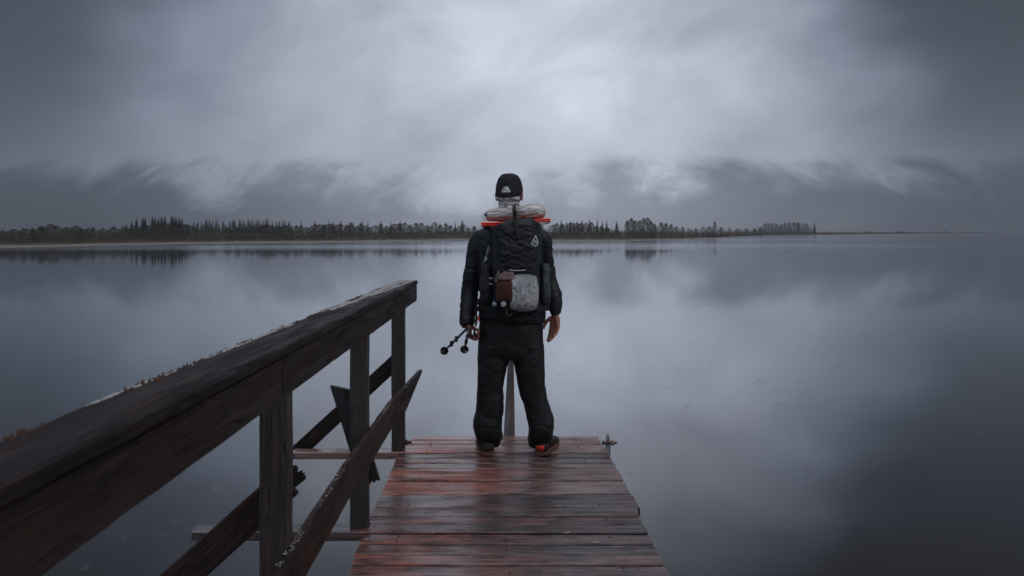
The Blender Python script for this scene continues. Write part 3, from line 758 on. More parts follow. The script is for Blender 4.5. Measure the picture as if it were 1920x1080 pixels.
def crease(x, y, z, seed, zf):
    a = nz(x*4+seed, y*4, z*zf*.35)                                  # broad fullness of the cloth
    n1_ = nz(x*4+z*5+seed, y*4, z*zf*.5-x*5); n2_ = nz(x*4-z*6, y*4+seed, z*zf*.5+x*6)
    return .9*a - .60*max(0, 1-abs(n1_)/.15)**1.2 - .35*max(0, 1-abs(n2_)/.12)**1.3 + .15*nz(x*22, y*22, z*22)
def upright(bm, secs, d, n=56, rows_=60, e=.8, fold=0, seed=0, yc=None, zfreq=14, cap=True, dpx=None):
    """loft of level sections (py, x left, x right, half depth[, centre offset]) at distance d"""
    dpx = dpx or d
    R = []
    for s in catmull([tuple(x)+(0,)*(5-len(x)) for x in secs], rows_):
        py, xl, xr, hd, off = s
        z = CAM_H-(py-HY)*dpx/F; cx = ((xl+xr)/2-HX)*dpx/F; hw = (xr-xl)/2*dpx/F
        r = []
        for k in range(n):
            a = 2*math.pi*k/n; ca, sa = se(math.cos(a), e), se(math.sin(a), e)
            x, y = cx+hw*ca, d+off+hd*sa
            if fold:
                f = fold*crease(x, y, z, seed, zfreq)
                x += f*ca; y += f*sa
            r.append(Vector((x, y, z)))
        R.append(r)
    rings_mesh(bm, R, cap)
def limb(bm, pts, n=28, steps=None, fold=0, seed=0, flat=1.0, side=None):
    """tube through (x, y, z, r) stations"""
    steps = steps or 10*(len(pts)-1)
    P_ = catmull(pts, steps); R = []; u = None
    for i, s in enumerate(P_):
        c = Vector(s[:3]); nx_ = Vector(P_[min(i+1, steps)][:3])-Vector(P_[max(i-1, 0)][:3])
        t = nx_.normalized()
        if u is None: u = (Vector(side) if side else (Vector((1,0,0)) if abs(t.x) < .8 else Vector((0,1,0))))
        u = (u-t*u.dot(t)).normalized(); v = t.cross(u)
        r = []
        for k in range(n):
            a = 2*math.pi*k/n; q = s[3]
            if fold: q += fold*crease(c.x+math.cos(a)*.07, c.y+math.sin(a)*.07, c.z, seed, 22)
            r.append(c+u*math.cos(a)*q+v*math.sin(a)*q*flat)
        R.append(r)
    rings_mesh(bm, R)
def built(name, build, m, parent, voxel=None, smooth_it=0, smooth=True, sub=0):
    bm = bmesh.new(); build(bm); bmesh.ops.recalc_face_normals(bm, faces=bm.faces)
    me = bpy.data.meshes.new(name); bm.to_mesh(me); bm.free()
    o = link(name, me, m, None, smooth)
    if parent is not None: child(o, parent)
    if voxel:
        r = o.modifiers.new('Remesh', 'REMESH'); r.mode = 'VOXEL'; r.voxel_size = voxel; r.use_smooth_shade = True
    if smooth_it:
        s = o.modifiers.new('Smooth', 'SMOOTH'); s.iterations = smooth_it; s.factor = .5
    if sub:
        s = o.modifiers.new('Subsurf', 'SUBSURF'); s.levels = sub; s.render_levels = sub
    return o
def cloth(name, a, c, rough=.62, weave=900, fold=.5, sheen=0.0, scale=(6, 6, 14)):
    m, w, b = mat(name); oc = w.coord('Object')
    f = w.noise(w.mapping(oc, rot=(0, .5, .3), scale=scale), 1.0, 5, .55, .9)
    w.put(b.inputs['Base Color'], w.mix(w.noise(oc, 7, 4), a, c)); b.inputs['Roughness'].default_value = rough
    b.inputs['Specular IOR Level'].default_value = .28
    wv = w.noise(oc, weave, 2)
    w.put(b.inputs['Normal'], w.bump(w.math('ADD', w.math('MULTIPLY', f, 1.0), w.math('MULTIPLY', wv, .015)), fold, .03))
    if sheen: b.inputs['Sheen Weight'].default_value = sheen
    return m
m_jacket = cloth('black rain jacket', (.007, .009, .011), (.011, .014, .018), .50, fold=.35, scale=(4, 4, 8))
m_trouser = cloth('black rain trousers', (.006, .0063, .007), (.010, .011, .012), .55, fold=.35, scale=(4, 4, 5))
m_pack = cloth('black pack fabric', (.006, .0075, .010), (.012, .015, .020), .45, fold=.4, scale=(6, 6, 18))
m_black = cloth('black webbing', (.010, .011, .012), (.016, .017, .018), .6, fold=.1)
m_cap = cloth('black cap mesh', (.008, .009, .010), (.016, .017, .019), .75, fold=.1)
m_skin, gq, b = mat('weathered skin'); oc = gq.coord('Object')
gq.put(b.inputs['Base Color'], gq.mix(gq.noise(oc, 22, 4), (.32, .125, .095), (.48, .20, .165))); b.inputs['Roughness'].default_value = .5
b.inputs['Subsurface Weight'].default_value = .12; b.inputs['Subsurface Radius'].default_value = (.012, .005, .003)
gq.put(b.inputs['Normal'], gq.bump(gq.noise(oc, 260, 3), .25, .002))
m_buff, gq, b = mat('patterned pale neck gaiter'); oc = gq.coord('Object')
pt = gq.ramp(gq.noise(gq.mapping(oc, scale=(1, 1, 1.6)), 52, 3, .5, 1.5), [(.37, (.05, .055, .065)), (.43, (.55, .54, .54)), (.6, (.78, .77, .77))])
gq.put(b.inputs['Base Color'], pt); b.inputs['Roughness'].default_value = .8
gq.put(b.inputs['Normal'], gq.bump(gq.noise(gq.mapping(oc, scale=(10, 10, 60)), 1, 4, .5, 1), .7, .02))

DP = 4.6
person = empty('person', (.11, 4.64, 0))
tag(person, 'person in black rain clothes and cap, seen from behind at the end of the pier', 'person')
def S(px, py, d, r): p = P(px, py, d); return (p.x, p.y, p.z, r)

def hand(bm, wrist, f, n, t, curls, spread=.020, scale=1.0, thumb=None):
    """wrist point, finger direction f, palm normal n, thumb side t; curls = per-finger list of 3 bends"""
    wrist, f, n, t = Vector(wrist), Vector(f).normalized(), Vector(n), Vector(t)
    n = (n-f*n.dot(f)).normalized(); t = (t-f*t.dot(f)-n*t.dot(n)).normalized()
    k = scale
    limb(bm, [tuple(wrist-f*.05*k)+(.027*k,), tuple(wrist)+(.025*k,), tuple(wrist+f*.02*k)+(.026*k,)], 20, 8, flat=.72, side=t)
    lens = [(.044,.027,.021),(.049,.030,.022),(.045,.028,.022),(.035,.021,.019)]
    for i in range(4):
        off = t*((1.5-i)*spread*k)
        base = wrist+f*(.094-(.010 if i == 3 else .003 if i == 0 else 0))*k+off
        m0 = wrist+f*.012*k+off*.62
        limb(bm, [tuple(m0)+(.0140*k,), tuple((m0+base)/2-n*.002)+(.0140*k,), tuple(base)+(.0112*k,)], 14, 10)
        p = base; ang = 0; pts = [tuple(base-f*.012*k)+(.0100*k,), tuple(base)+(.0100*k,)]
        for j, l_ in enumerate(lens[i]):
            ang += curls[i][j]
            dd = f*math.cos(ang)+n*math.sin(ang)+t*(.05*(1.5-i))*(1 if j == 0 else 0)
            p = p+dd*l_*k; pts.append(tuple(p)+((.0090,.0084,.0070)[j]*k,))
        limb(bm, pts, 14, 16)
    tb = wrist+f*.022*k+t*.022*k+n*.006*k
    th = thumb or ((.55, .75, .35), (.80, .45, .30), (.95, .15, .25))
    pts = [tuple(tb)+(.0150*k,)]; p = tb
    for (a, c, e), l_, r in zip(th, (.040, .034, .028), (.0125, .0105, .0085)):
        p = p+(f*a+t*c+n*e).normalized()*l_*k; pts.append(tuple(p)+(r*k,))
    limb(bm, pts, 14, 16)
    # webbing and heel of the hand
    limb(bm, [tuple(tb-f*.01*k)+(.014*k,), tuple(wrist+f*.06*k+t*.018*k+n*.004*k)+(.012*k,)], 12, 6)
    limb(bm, [tuple(wrist+f*.015*k-t*.018*k+n*.006*k)+(.014*k,), tuple(wrist+f*.075*k-t*.024*k+n*.004*k)+(.012*k,)], 12, 6)

RW = P(1041.5, 590, 4.60); LW = P(878.5, 606, 4.53)
HC = Vector((.075, 4.60, 1.672))                     # head centre
YAW = math.radians(-14)                               # head turned a little to the right
def H(x, y, z):
    c, s = math.cos(YAW), math.sin(YAW); return HC+Vector((x*c-y*s, x*s+y*c, z))
def body(bm):
    upright(bm, [(420, 932, 976, .060), (430, 915, 1002, .075), (450, 905, 1010, .095), (500, 912, 1002, .105), (560, 912, 1002, .10), (610, 905, 1010, .115), (655, 905, 1010, .11)], DP+.02, rows_=30, n=32)
    for (a0, a1, a2, w_) in ((S(905,446,4.6,.045), S(882,530,4.64,.026), S(878.5,606,4.54,.022), 0), (S(1008,446,4.6,.045), S(1029,530,4.66,.030), S(1041.5,590,4.60,.024), 0)):
        limb(bm, [a0, tuple((np.array(a0)+np.array(a1))/2), a1, tuple((np.array(a1)+np.array(a2))/2), a2], 20)
    limb(bm, [S(928,650,4.62,.080), S(920,740,4.62,.055), S(915,800,4.62,.045), S(915,845,4.60,.040)], 20)
    limb(bm, [S(988,650,4.62,.080), S(1002,740,4.62,.055), S(1014,800,4.62,.045), S(1017,845,4.60,.040)], 20)
    limb(bm, [(.075,4.61,1.44,.060), (.075,4.60,1.53,.056), (.075,4.605,1.62,.058)], 24)          # neck
    # head
    R = []
    for i in range(1, 24):
        ph = math.pi*i/24; zz = math.cos(ph)
        r = []
        for k in range(40):
            a = 2*math.pi*k/40; x = math.sin(ph)*math.cos(a); y = math.sin(ph)*math.sin(a)
            wx = .074*(1-.18*max(0, -zz)**1.5); wy = .094*(1-.10*max(0, -zz))
            yy_ = y*wy + (.012*max(0, -zz) if y > 0 else 0)
            r.append(H(x*wx, yy_+.002, zz*.112))
        R.append(r)
    rings_mesh(bm, R)
    jaw = [tuple(H(-.045,.02,-.075))+(.028,), tuple(H(0,.070,-.092))+(.027,), tuple(H(.045,.02,-.075))+(.028,)]
    limb(bm, jaw, 14, 12)
    limb(bm, [tuple(H(0,.090,.018))+(.009,), tuple(H(0,.104,-.012))+(.013,), tuple(H(0,.112,-.026))+(.015,)], 12, 8)   # nose
    limb(bm, [tuple(H(-.040,.078,.028))+(.010,), tuple(H(0,.094,.028))+(.009,), tuple(H(.040,.078,.028))+(.010,)], 12, 10)  # brow
    limb(bm, [tuple(H(-.022,.088,-.052))+(.006,), tuple(H(0,.099,-.051))+(.0075,), tuple(H(.022,.088,-.052))+(.006,)], 10, 8)  # lips
    limb(bm, [tuple(H(-.020,.087,-.063))+(.006,), tuple(H(0,.097,-.063))+(.008,), tuple(H(.020,.087,-.063))+(.006,)], 10, 8)
    for s in (-1, 1):                                  # cheeks and ears
        limb(bm, [tuple(H(s*.048,.062,-.010))+(.020,), tuple(H(s*.040,.068,-.035))+(.018,)], 12, 6)
        pts = []
        for k in range(9):
            a = math.radians(-60+k*37); pts.append(tuple(H(s*(.079+.009*math.sin(a*.5+.8)), -.002-.016*math.cos(a), -.012+.029*math.sin(a)))+(.0048,))
        limb(bm, pts, 10, 40)
        limb(bm, [tuple(H(s*.075,.002,-.004))+(.012,), tuple(H(s*.080,-.004,-.012))+(.009,), tuple(H(s*.077,.002,-.032))+(.007,)], 10, 10)
    hand(bm, RW, (-.08, .02, -1), (-.62, -.72, 0), (-.80, .55, 0),
         [(.10,.22,.20), (.22,.38,.26), (.34,.46,.30), (.46,.50,.34)], scale=.98, thumb=((.62, .70, .25), (.90, .45, .15), (1.0, .12, .10)))
    hand(bm, LW, (.10, .12, -1), (1, -.12, .05), (.10, 1, .08),
         [(1.10,1.45,.75), (1.15,1.45,.80), (1.15,1.45,.80), (1.05,1.40,.80)], scale=.95, thumb=((.7, .55, .5), (.55, .15, .9), (.25, -.35, .9)))
bd = built('body', body, m_skin, person, voxel=.0034, smooth_it=3)
m_eye, gq, b = mat('eye'); b.inputs['Base Color'].default_value = (.5, .48, .46, 1); b.inputs['Roughness'].default_value = .15
for s in (-1, 1):
    def ey(bm): bmesh.ops.create_uvsphere(bm, u_segments=16, v_segments=10, radius=.0135, matrix=Matrix.Translation(H(s*.031, .0745, .006)))
    e = built('eye', ey, m_eye, person)

def jacket(bm):
    upright(bm, [(419, 934, 974, .062, -.01), (426, 912, 1004, .085), (433, 897, 1018, .105), (442, 890, 1023, .120), (460, 889, 1023, .130), (500, 894, 1021, .135),
                 (550, 898, 1020, .138), (580, 897, 1022, .142), (592, 896, 1023, .145), (600, 897.5, 1022, .140), (606, 899, 1020, .132)], DP+.02, fold=.011, seed=3, n=80, rows_=90, zfreq=12)
    limb(bm, [S(912,444,4.61,.055), S(900,450,4.61,.066), S(891,478,4.62,.062), S(885,510,4.63,.059), S(881,545,4.63,.059), S(879,570,4.60,.058), S(877,590,4.56,.052), S(876.5,602,4.54,.050), S(878,611,4.525,.040)],
         40, 110, fold=.012, seed=1)
    limb(bm, [S(1003,444,4.61,.055), S(1013,450,4.61,.064), S(1020,478,4.63,.062), S(1026,510,4.65,.058), S(1033,540,4.65,.056), S(1038,562,4.63,.058), S(1039.5,577,4.61,.052), S(1041,585,4.60,.043), S(1041.5,590,4.60,.036)],
         40, 110, fold=.013, seed=6)
    limb(bm, [(.075,4.60,1.47,.080), (.075,4.60,1.51,.072), (.075,4.60,1.545,.068)], 30)       # collar
jk = built('jacket', jacket, m_jacket, person, voxel=.0050, smooth_it=1)
jd = jk.modifiers.new('Creases', 'DISPLACE'); tx = bpy.data.textures.new('creases', 'CLOUDS'); tx.noise_scale = .085; tx.noise_depth = 3
jd.texture = tx; jd.strength = .005; jd.mid_level = .5
def trousers(bm):
    f = .0072
    upright(bm, [(586, 903, 1016, .115), (600, 899, 1018, .125), (620, 897, 1018.5, .130), (650, 895.5, 1019.5, .128), (662, 895, 1020.5, .120), (672, 898, 1018, .105)], DP+.02, fold=f*.6, seed=9, n=72, rows_=50, zfreq=7)
    upright(bm, [(645, 896, 958, .118), (668, 895, 957, .115), (690, 895.6, 951, .112), (720, 895, 944.5, .105), (750, 893.5, 944, .100), (767, 892.6, 943.5, .100), (782, 889, 941.6, .104), (791, 887, 941.5, .108),
                 (806, 888, 940.5, .108, .005), (817, 891, 942.5, .098, .010), (824, 893, 941, .086, .016), (830, 894, 938.5, .078, .022), (836, 895, 937, .074, .025)], DP+.02, fold=f, seed=12, n=60, rows_=110, zfreq=12)
    upright(bm, [(645, 957, 1019, .118), (668, 958.5, 1020, .115), (699, 966.5, 1021, .112), (726, 971, 1023, .105), (745, 976, 1026.5, .100), (757, 981, 1030.5, .100), (779, 985, 1038, .104), (792, 989, 1039, .108),
                 (806, 991, 1038, .108, .005), (818, 990, 1036, .098, .010), (826, 990, 1036, .086, .016), (832, 991, 1035, .078, .022), (838, 992.5, 1034, .074, .025)], DP+.02, fold=f, seed=17, n=60, rows_=110, zfreq=12)
tr = built('trousers', trousers, m_trouser, person, voxel=.0050, smooth_it=1)
jd = tr.modifiers.new('Creases', 'DISPLACE'); tx2 = bpy.data.textures.new('creases wide', 'CLOUDS'); tx2.noise_scale = .12; tx2.noise_depth = 2
jd.texture = tx2; jd.strength = .004; jd.mid_level = .5

# cap: crown with the arched opening at the back, seams, strap, button and peak
CC = HC+Vector((0, .002, -.028))
def cap_pt(a, ph, k=1.0):
    """a from the back (0) round; ph 0 at the top, 1 at the rim"""
    t = ph*math.pi/2
    rx, ry, h_ = .0865*k, .106*k, .131*k
    st = math.sin(t)**.62; ct = max(0, math.cos(t))**.90 if ph < 1 else 0
    x, y = rx*st*math.sin(a), -ry*st*math.cos(a)
    return (x, y, h_*ct)
def capw(a, ph, k=1.0):
    x, y, z = cap_pt(a, ph, k); return H(x, y+.002, z+.006-.026*max(0, math.cos(a))*(ph**3))
def cap_b(bm):
    na, npq = 96, 30; V = {}
    for j in range(npq+1):
        for i in range(na):
            a = 2*math.pi*i/na; p = capw(a, j/npq)
            sn = min(abs(((a/(math.pi/3))+.5) % 1-.5)*math.pi/3, 9); off = .0012*math.exp(-(sn*26)**2)
            q = (p-CC); p = p+q.normalized()*(off+.0008*nz(a*7, j*.3))
            V[i, j] = bm.verts.new(p)
    for j in range(npq):
        for i in range(na):
            a = (i+.5)/na*2*math.pi; a = a-2*math.pi if a > math.pi else a
            ph = (j+.5)/npq
            # arch: half circle over the strap
            if abs(a) < .50 and ph < .91:
                if ((a/.40)**2+((ph-.91)/.185)**2) < 1: continue
            if j == 0: continue
            bm.faces.new((V[i, j], V[(i+1)%na, j], V[(i+1)%na, j+1], V[i, j+1]))
    top = bm.verts.new(capw(0, 0))
    for i in range(na): bm.faces.new((V[i, 1], V[(i+1)%na, 1], top))
    bmesh.ops.delete(bm, geom=[v for v in bm.verts if not v.link_faces], context='VERTS')
cap = built('cap', cap_b, m_cap, person)
so = cap.modifiers.new('Solid', 'SOLIDIFY'); so.thickness = .0022; so.offset = 1
def peak(bm):
    n = 20; R0, R1 = [], []
    for i in range(n+1):
        a = math.pi+(-1+2*i/n)*1.05
        p = capw(a, 1.0); o_ = Vector((math.sin(a)*.02, 0, 0)); c, s = math.cos(YAW), math.sin(YAW)
        ln = .070*math.cos((i/n-.5)*2*1.2)**.6
        fwd = Vector((-s*ln, c*ln, -.012-.012*abs(i/n-.5)*2))
        R0.append(bm.verts.new(p)); R1.append(bm.verts.new(p+fwd))
    for i in range(n): bm.faces.new((R0[i], R0[i+1], R1[i+1], R1[i]))
pk = built('peak', peak, m_cap, None); pk.parent = cap; so = pk.modifiers.new('Solid', 'SOLIDIFY'); so.thickness = .003
def button(bm): bmesh.ops.create_uvsphere(bm, u_segments=12, v_segments=8, radius=.006, matrix=Matrix.Translation(capw(0, 0)+Vector((0,0,.001)))@Matrix.Diagonal((1,1,.5,1)))
bt = built('button', button, m_cap, None); bt.parent = cap
def capstrap(bm):
    R = []
    for i in range(20):
        a = -.62+1.24*i/19; lo_ = capw(a, 1.0, 1.02); hi_ = capw(a, .93, 1.03)
        nrm_ = Vector((lo_.x-CC.x, lo_.y-CC.y, 0)).normalized()*.002
        R.append([lo_-Vector((0,0,.001)), hi_, hi_+nrm_, lo_+nrm_-Vector((0,0,.001))])
    rings_mesh(bm, R)
cs = built('cap_strap', capstrap, m_cap, None, smooth=False); cs.parent = cap

# pale gaiter over the back of the head and round the neck
def gaiter(bm):
    secs = [(350, 934, 972, .090), (358, 932, 975, .0945), (366, 931, 976, .0965), (370.5, 930, 977, .099), (374, 930.5, 976, .098), (378, 934, 973, .084), (382, 935.5, 971.5, .076),
            (388, 935, 972, .074), (394, 932, 976, .078), (402, 930, 979, .082), (410, 931, 978, .078)]
    rings_ = []
    for s in catmull([tuple(x) for x in secs], 80):
        py, xl, xr, hd = s; z = CAM_H-(py-HY)*4.6/F; cx = ((xl+xr)/2-HX)*4.6/F; hw = (xr-xl)/2*4.6/F
        r = []
        for k in range(72):
            a = 2*math.pi*k/72
            f = .0030*math.sin(z*230+4.5*math.sin(a+.6)+7*nz(math.cos(a)*1.6, math.sin(a)*1.6, z*9))*(1 if py > 366 else .3)+.0045*fbm(math.cos(a)*2.2, math.sin(a)*2.2, z*38)
            y = 4.600-.004+(hd+f)*math.sin(a)
            if math.sin(a) > .1 and py < 384: y = min(y, 4.600+.030+.02*math.sin(a))       # leaves the face free
            r.append(Vector((cx+(hw+f)*math.cos(a)*(1 if math.sin(a) < .25 or py > 384 else .93), y, z)))
        rings_.append(r)
    rings_mesh(bm, rings_)
gt_ = built('neck_gaiter', gaiter, m_buff, person)
gt_['label'] = 'pale grey patterned tube scarf under the cap'

# shoes
m_shoe = cloth('dark trail shoe', (.008, .008, .008), (.024, .016, .013), .7, fold=.3)
m_sole, gq, b = mat('muddy shoe sole'); gq.put(b.inputs['Base Color'], gq.mix(gq.noise(gq.coord('Object'), 50, 4), (.03, .022, .018), (.16, .07, .04))); b.inputs['Roughness'].default_value = .75
m_redpatch, gq, b = mat('bright red shoe trim'); b.inputs['Base Color'].default_value = (.62, .030, .018, 1); b.inputs['Roughness'].default_value = .5
def shoe(hx, hy, ang, sole_m, accent, tilt=0):
    ca, sa = math.cos(ang), math.sin(ang)
    def W(u, v, z): return Vector((hx+v*ca+u*sa, hy+u*ca-v*sa, z+.005))       # u forward, v to the right
    prof_ = [(.000,.028,.052), (.010,.041,.068), (.04,.045,.080), (.09,.044,.084), (.13,.046,.072), (.18,.051,.058), (.23,.052,.048), (.27,.042,.040), (.298,.024,.030)]
    def up(bm):
        R = []
        for u, hw, hh in catmull(prof_, 34):
            R.append([W(u, hw*se(math.cos(a), .8)*(1 if math.sin(a) < .3 else .86), .016+hh*.5+hh*.5*se(math.sin(a), .75)) for a in [2*math.pi*k/26 for k in range(26)]])
        rings_mesh(bm, R)
    o = built('shoe', up, m_shoe, person)
    def so_(bm):
        R = []
        for u, hw, hh in catmull(prof_, 40):
            r = []
            for a in [2*math.pi*k/26 for k in range(26)]:
                z = .0125+.0125*se(math.sin(a), .5)
                if math.sin(a) < -.5 and int(u*90) % 2: z += .004
                if u > .24: z += (u-.24)*.18
                r.append(W(u*1.02-.003, (hw+.004)*se(math.cos(a), .55), z))
            R.append(r)
        rings_mesh(bm, R)
    s = built('sole', so_, sole_m, None, smooth=False); s.parent = o
    if accent:
        def ac(bm):
            V1, V2 = [], []
            for i in range(15):
                t = i/14; a = -1.75+2.35*t          # round the heel from inner to outer side
                hw, u0 = .0385, .030
                c_ = W(.040-.0445*math.cos(a), .0475*math.sin(a), 0)
                z0, z1 = .029+.004*math.sin(t*3), .052+.014*t
                V1.append(bm.verts.new(c_+Vector((0,0,z0)))); V2.append(bm.verts.new(c_+Vector((0,0,z1))))
                if i: bm.faces.new((V1[i-1], V1[i], V2[i], V2[i-1]))
        x = built('heel_trim', ac, m_redpatch, None); x.parent = o
        q = x.modifiers.new('Solid', 'SOLIDIFY'); q.thickness = .004; q.offset = 0
    return o
sh1 = shoe(P(915, 850, 4.54).x, 4.545, math.radians(-8), m_sole, False)
m_sole2 = m_sole.copy(); 
sh2 = shoe(P(1013, 850, 4.54).x, 4.545, math.radians(22), m_sole2, True)
sh2['label'] = 'dark trail shoe with a bright red heel trim'

# ------------------------------------------------------------------ backpack
pack = empty('backpack', (.11, 4.36, P(0, 590, 4.3).z))
tag(pack, 'black frameless hiking backpack with a mesh front pocket on the back of the hiker', 'backpack')
PC = 4.335
def pack_body(bm):
    upright(bm, [(412, 945, 1000, .050, .04), (416, 932, 1008, .085, .02), (423, 925, 1014, .115), (440, 922.5, 1016, .137), (470, 924, 1014, .150), (500, 925, 1013, .155), (540, 923, 1014, .152), (572, 924, 1012, .145), (586, 930, 1006, .115), (591, 944, 996, .060)],
            PC, e=.62, fold=.008, seed=31, n=90, rows_=90, zfreq=22, dpx=4.27)
pb = built('pack_bag', pack_body, m_pack, pack, smooth_it=1)
def frontY(px, py):
    u = (px-968)/46.0
    base = 4.176+.11*abs(u)**4.5
    base += .035*min(1, max(0, (424-py)/14))**2
    return base
def sheet(bm, pxs_, pys, yfun, thick=.004, dref=4.2, edge=None):
    """thickened sheet over a grid of photograph columns and rows, laid on the pack"""
    na, nb = len(pxs_), len(pys); F_, B_ = {}, {}
    for i, px in enumerate(pxs_):
        for j, v in enumerate(pys):
            py = v if edge is None else edge(px, v)
            Y = yfun(px, py)
            F_[i, j] = bm.verts.new(P(px, py, Y)); B_[i, j] = bm.verts.new(P(px, py, Y)+Vector((0, thick, 0)))
    for i in range(na-1):
        for j in range(nb-1):
            bm.faces.new((F_[i,j], F_[i,j+1], F_[i+1,j+1], F_[i+1,j])); bm.faces.new((B_[i,j], B_[i+1,j], B_[i+1,j+1], B_[i,j+1]))
    for i in range(na-1):
        for j in (0, nb-1): bm.faces.new((F_[i,j], F_[i+1,j], B_[i+1,j], B_[i,j]))
    for j in range(nb-1):
        for i in (0, na-1): bm.faces.new((F_[i,j], F_[i,j+1], B_[i,j+1], B_[i,j]))
lin = lambda a, c, n: [a+(c-a)*i/(n-1) for i in range(n)]
def flap(bm):
    def edge(px, v):
        bot = interp(px, [(922, 452), (928, 470), (934, 486), (942, 498), (953, 504.5), (970, 506.5), (988, 505), (1000, 498), (1008, 486), (1013, 470), (1016, 452)])
        top = interp(px, [(922, 430), (930, 422.5), (944, 416.5), (950, 411.5), (968, 410.5), (994, 408), (1001, 411), (1007, 417), (1012, 421), (1016, 427)])
        return top+(bot-top)*v
    def yf(px, py):
        v = (py-415)/90
        puff = .016*math.sin(min(max(v, 0), 1)*math.pi)**.6
        cr = .0040*abs(fbm(px*.05+py*.04, py*.07-px*.02, 3))*1.6 + .006*fbm(px*.03-py*.05, py*.05, 8) - .004*max(0, 1-abs(nz(px*.035+py*.03, py*.055-px*.02, 5))/.10)
        drape = .0018*abs(math.sin((py-418)*.28+1.5*nz(px*.05, 2)+abs(px-966)*.05))*math.exp(-abs(px-966)/40)
        return frontY(px, py)-.010-puff-cr-drape
    sheet(bm, lin(922.5, 1015.5, 70), lin(0, 1, 64), yf, .006, edge=edge)
fl = built('top_flap', flap, m_pack, pack)
# net pocket surface
def netY(px, py):
    r2_ = (abs(px-971)/40)**3+(abs(py-547)/43)**3
    return 4.185-.075*max(0, 1-r2_)**.5+.10*max(0, r2_-1)
m_silver, gq, b = mat('crumpled silver foil bag'); oc = gq.coord('Object')
cr = gq.noise(gq.mapping(oc, scale=(1, 1, .45)), 44, 5, .66, 1.8)
gq.put(b.inputs['Base Color'], gq.mix(gq.rng(gq.noise(gq.mapping(oc, scale=(1, 1, .6)), 15, 2), .48, .64, 0, .4), gq.ramp(cr, [(.36, (.30, .37, .45)), (.45, (.80, .84, .88)), (.52, (1.0, 1.0, 1.0))]), (.10, .16, .22)))  # bluish shadows of the crumpled foil painted into its colour
b.inputs['Metallic'].default_value = .25; b.inputs['Roughness'].default_value = .2; b.inputs['Coat Weight'].default_value = .6; b.inputs['Coat Roughness'].default_value = .08
gq.put(b.inputs['Normal'], gq.bump(cr, 1.0, .03))
silver = empty('foil_bag', P(981, 583, 4.16)); tag(silver, 'crumpled silver foil bag stuffed in the mesh pocket of the backpack', 'bag')
def blob_sheet(cx, cy, rx, ry, e, off, wr, seed, thick=.05):
    def bld(bm):
        n = 26; F_, B_ = {}, {}
        for i in range(n+1):
            for j in range(n+1):
                u, v = -1+2*i/n, -1+2*j/n
                # squircle mapping
                uu, vv = u*math.sqrt(1-v*v/2), v*math.sqrt(1-u*u/2)
                k = e; px = cx+rx*((1-k)*uu+k*u); py = cy+ry*((1-k)*vv+k*v)
                rim = max(abs(u), abs(v))
                Y = netY(px, py)+off+thick*.45*rim**6+wr*fbm(px*.12+seed, py*.12, seed)+wr*.6*abs(fbm(px*.3, py*.2, seed+2))
                F_[i,j] = bm.verts.new(P(px, py, Y)); B_[i,j] = bm.verts.new(P(px, py, Y)+Vector((0, .004+thick*(1-rim**4)*.6, 0)))
        for i in range(n):
            for j in range(n):
                bm.faces.new((F_[i,j], F_[i,j+1], F_[i+1,j+1], F_[i+1,j])); bm.faces.new((B_[i,j], B_[i+1,j], B_[i+1,j+1], B_[i,j+1]))
        for i in range(n):
            for j in (0, n): bm.faces.new((F_[i,j], F_[i+1,j], B_[i+1,j], B_[i,j])); bm.faces.new((F_[j,i], F_[j,i+1], B_[j,i+1], B_[j,i]))
    return bld
foil = built('foil', blob_sheet(982, 549, 28, 35, .55, .006, .009, 2), m_silver, silver)
m_brown = cloth('rust brown pouch', (.060, .018, .014), (.125, .038, .026), .8, fold=.4)
pouch = empty('brown_pouch', P(945, 566, 4.15)); tag(pouch, 'rust brown pouch in the left half of the mesh pocket', 'pouch')
built('pouch', blob_sheet(946, 547, 15.5, 20, .85, .004, .003, 7, .03), m_brown, pouch)
m_salmon = cloth('pale salmon cloth', (.24, .13, .11), (.46, .34, .32), .8, fold=.8, scale=(30, 30, 30))
rag = empty('folded_cloth', P(946, 525, 4.16)); tag(rag, 'pale salmon cloth tucked above the brown pouch in the mesh pocket', 'cloth')
built('cloth', blob_sheet(949, 516, 15, 9.5, .7, .008, .006, 12, .03), m_salmon, rag)
m_net, gq, b = mat('black netting'); b.inputs['Base Color'].default_value = (.012, .011, .012, 1); b.inputs['Roughness'].default_value = .5
def net(bm):
    def inside(px, py):
        l_ = interp(py, [(505, 935), (520, 933), (560, 932), (575, 938), (586, 956)]); r_ = interp(py, [(505, 1003), (516, 1009), (540, 1010), (560, 1006), (575, 997), (586, 984)])
        return 505 < py < 586 and l_ < px < r_
    for fam in (-1, 1):
        k = -140.0
        while k < 260:
            seg = []
            for q in range(0, 130):
                py = 500+q*.75; px = 900+k+fam*(py-545)*.62
                wv_ = .5*math.sin(py*.9+px*.3)
                seg.append(P(px+wv_*.3, py, netY(px, py)-.001) if inside(px, py) else None)
            run = []
            for p in seg+[None]:
                if p is not None: run.append(p)
                else:
                    if len(run) > 3:
                        rr_ = .0007
                        rings_ = [[p_+Vector((rr_*math.cos(a), -rr_*.6*abs(math.sin(a)), rr_*math.sin(a))) for a in (0, 2.1, 4.2)] for p_ in run[::2]+[run[-1]]]
                        rings_mesh(bm, rings_, False)
                    run = []
            k += 4.3
nt_ = built('net_pocket', net, m_net, pack); nt_['kind'] = 'stuff'
def tube_px(name, pts, r, m, parent, n=10, flat=1.0, steps=None, side=None):
    def bld(bm): limb(bm, [tuple(P(a, c, e))+(r,) for a, c, e in pts], n, steps or 8*len(pts), flat=flat, side=side)
    return built(name, bld, m, parent)
m_grey, gq, b = mat('pale grey cord'); b.inputs['Base Color'].default_value = (.42, .43, .43, 1); b.inputs['Roughness'].default_value = .6
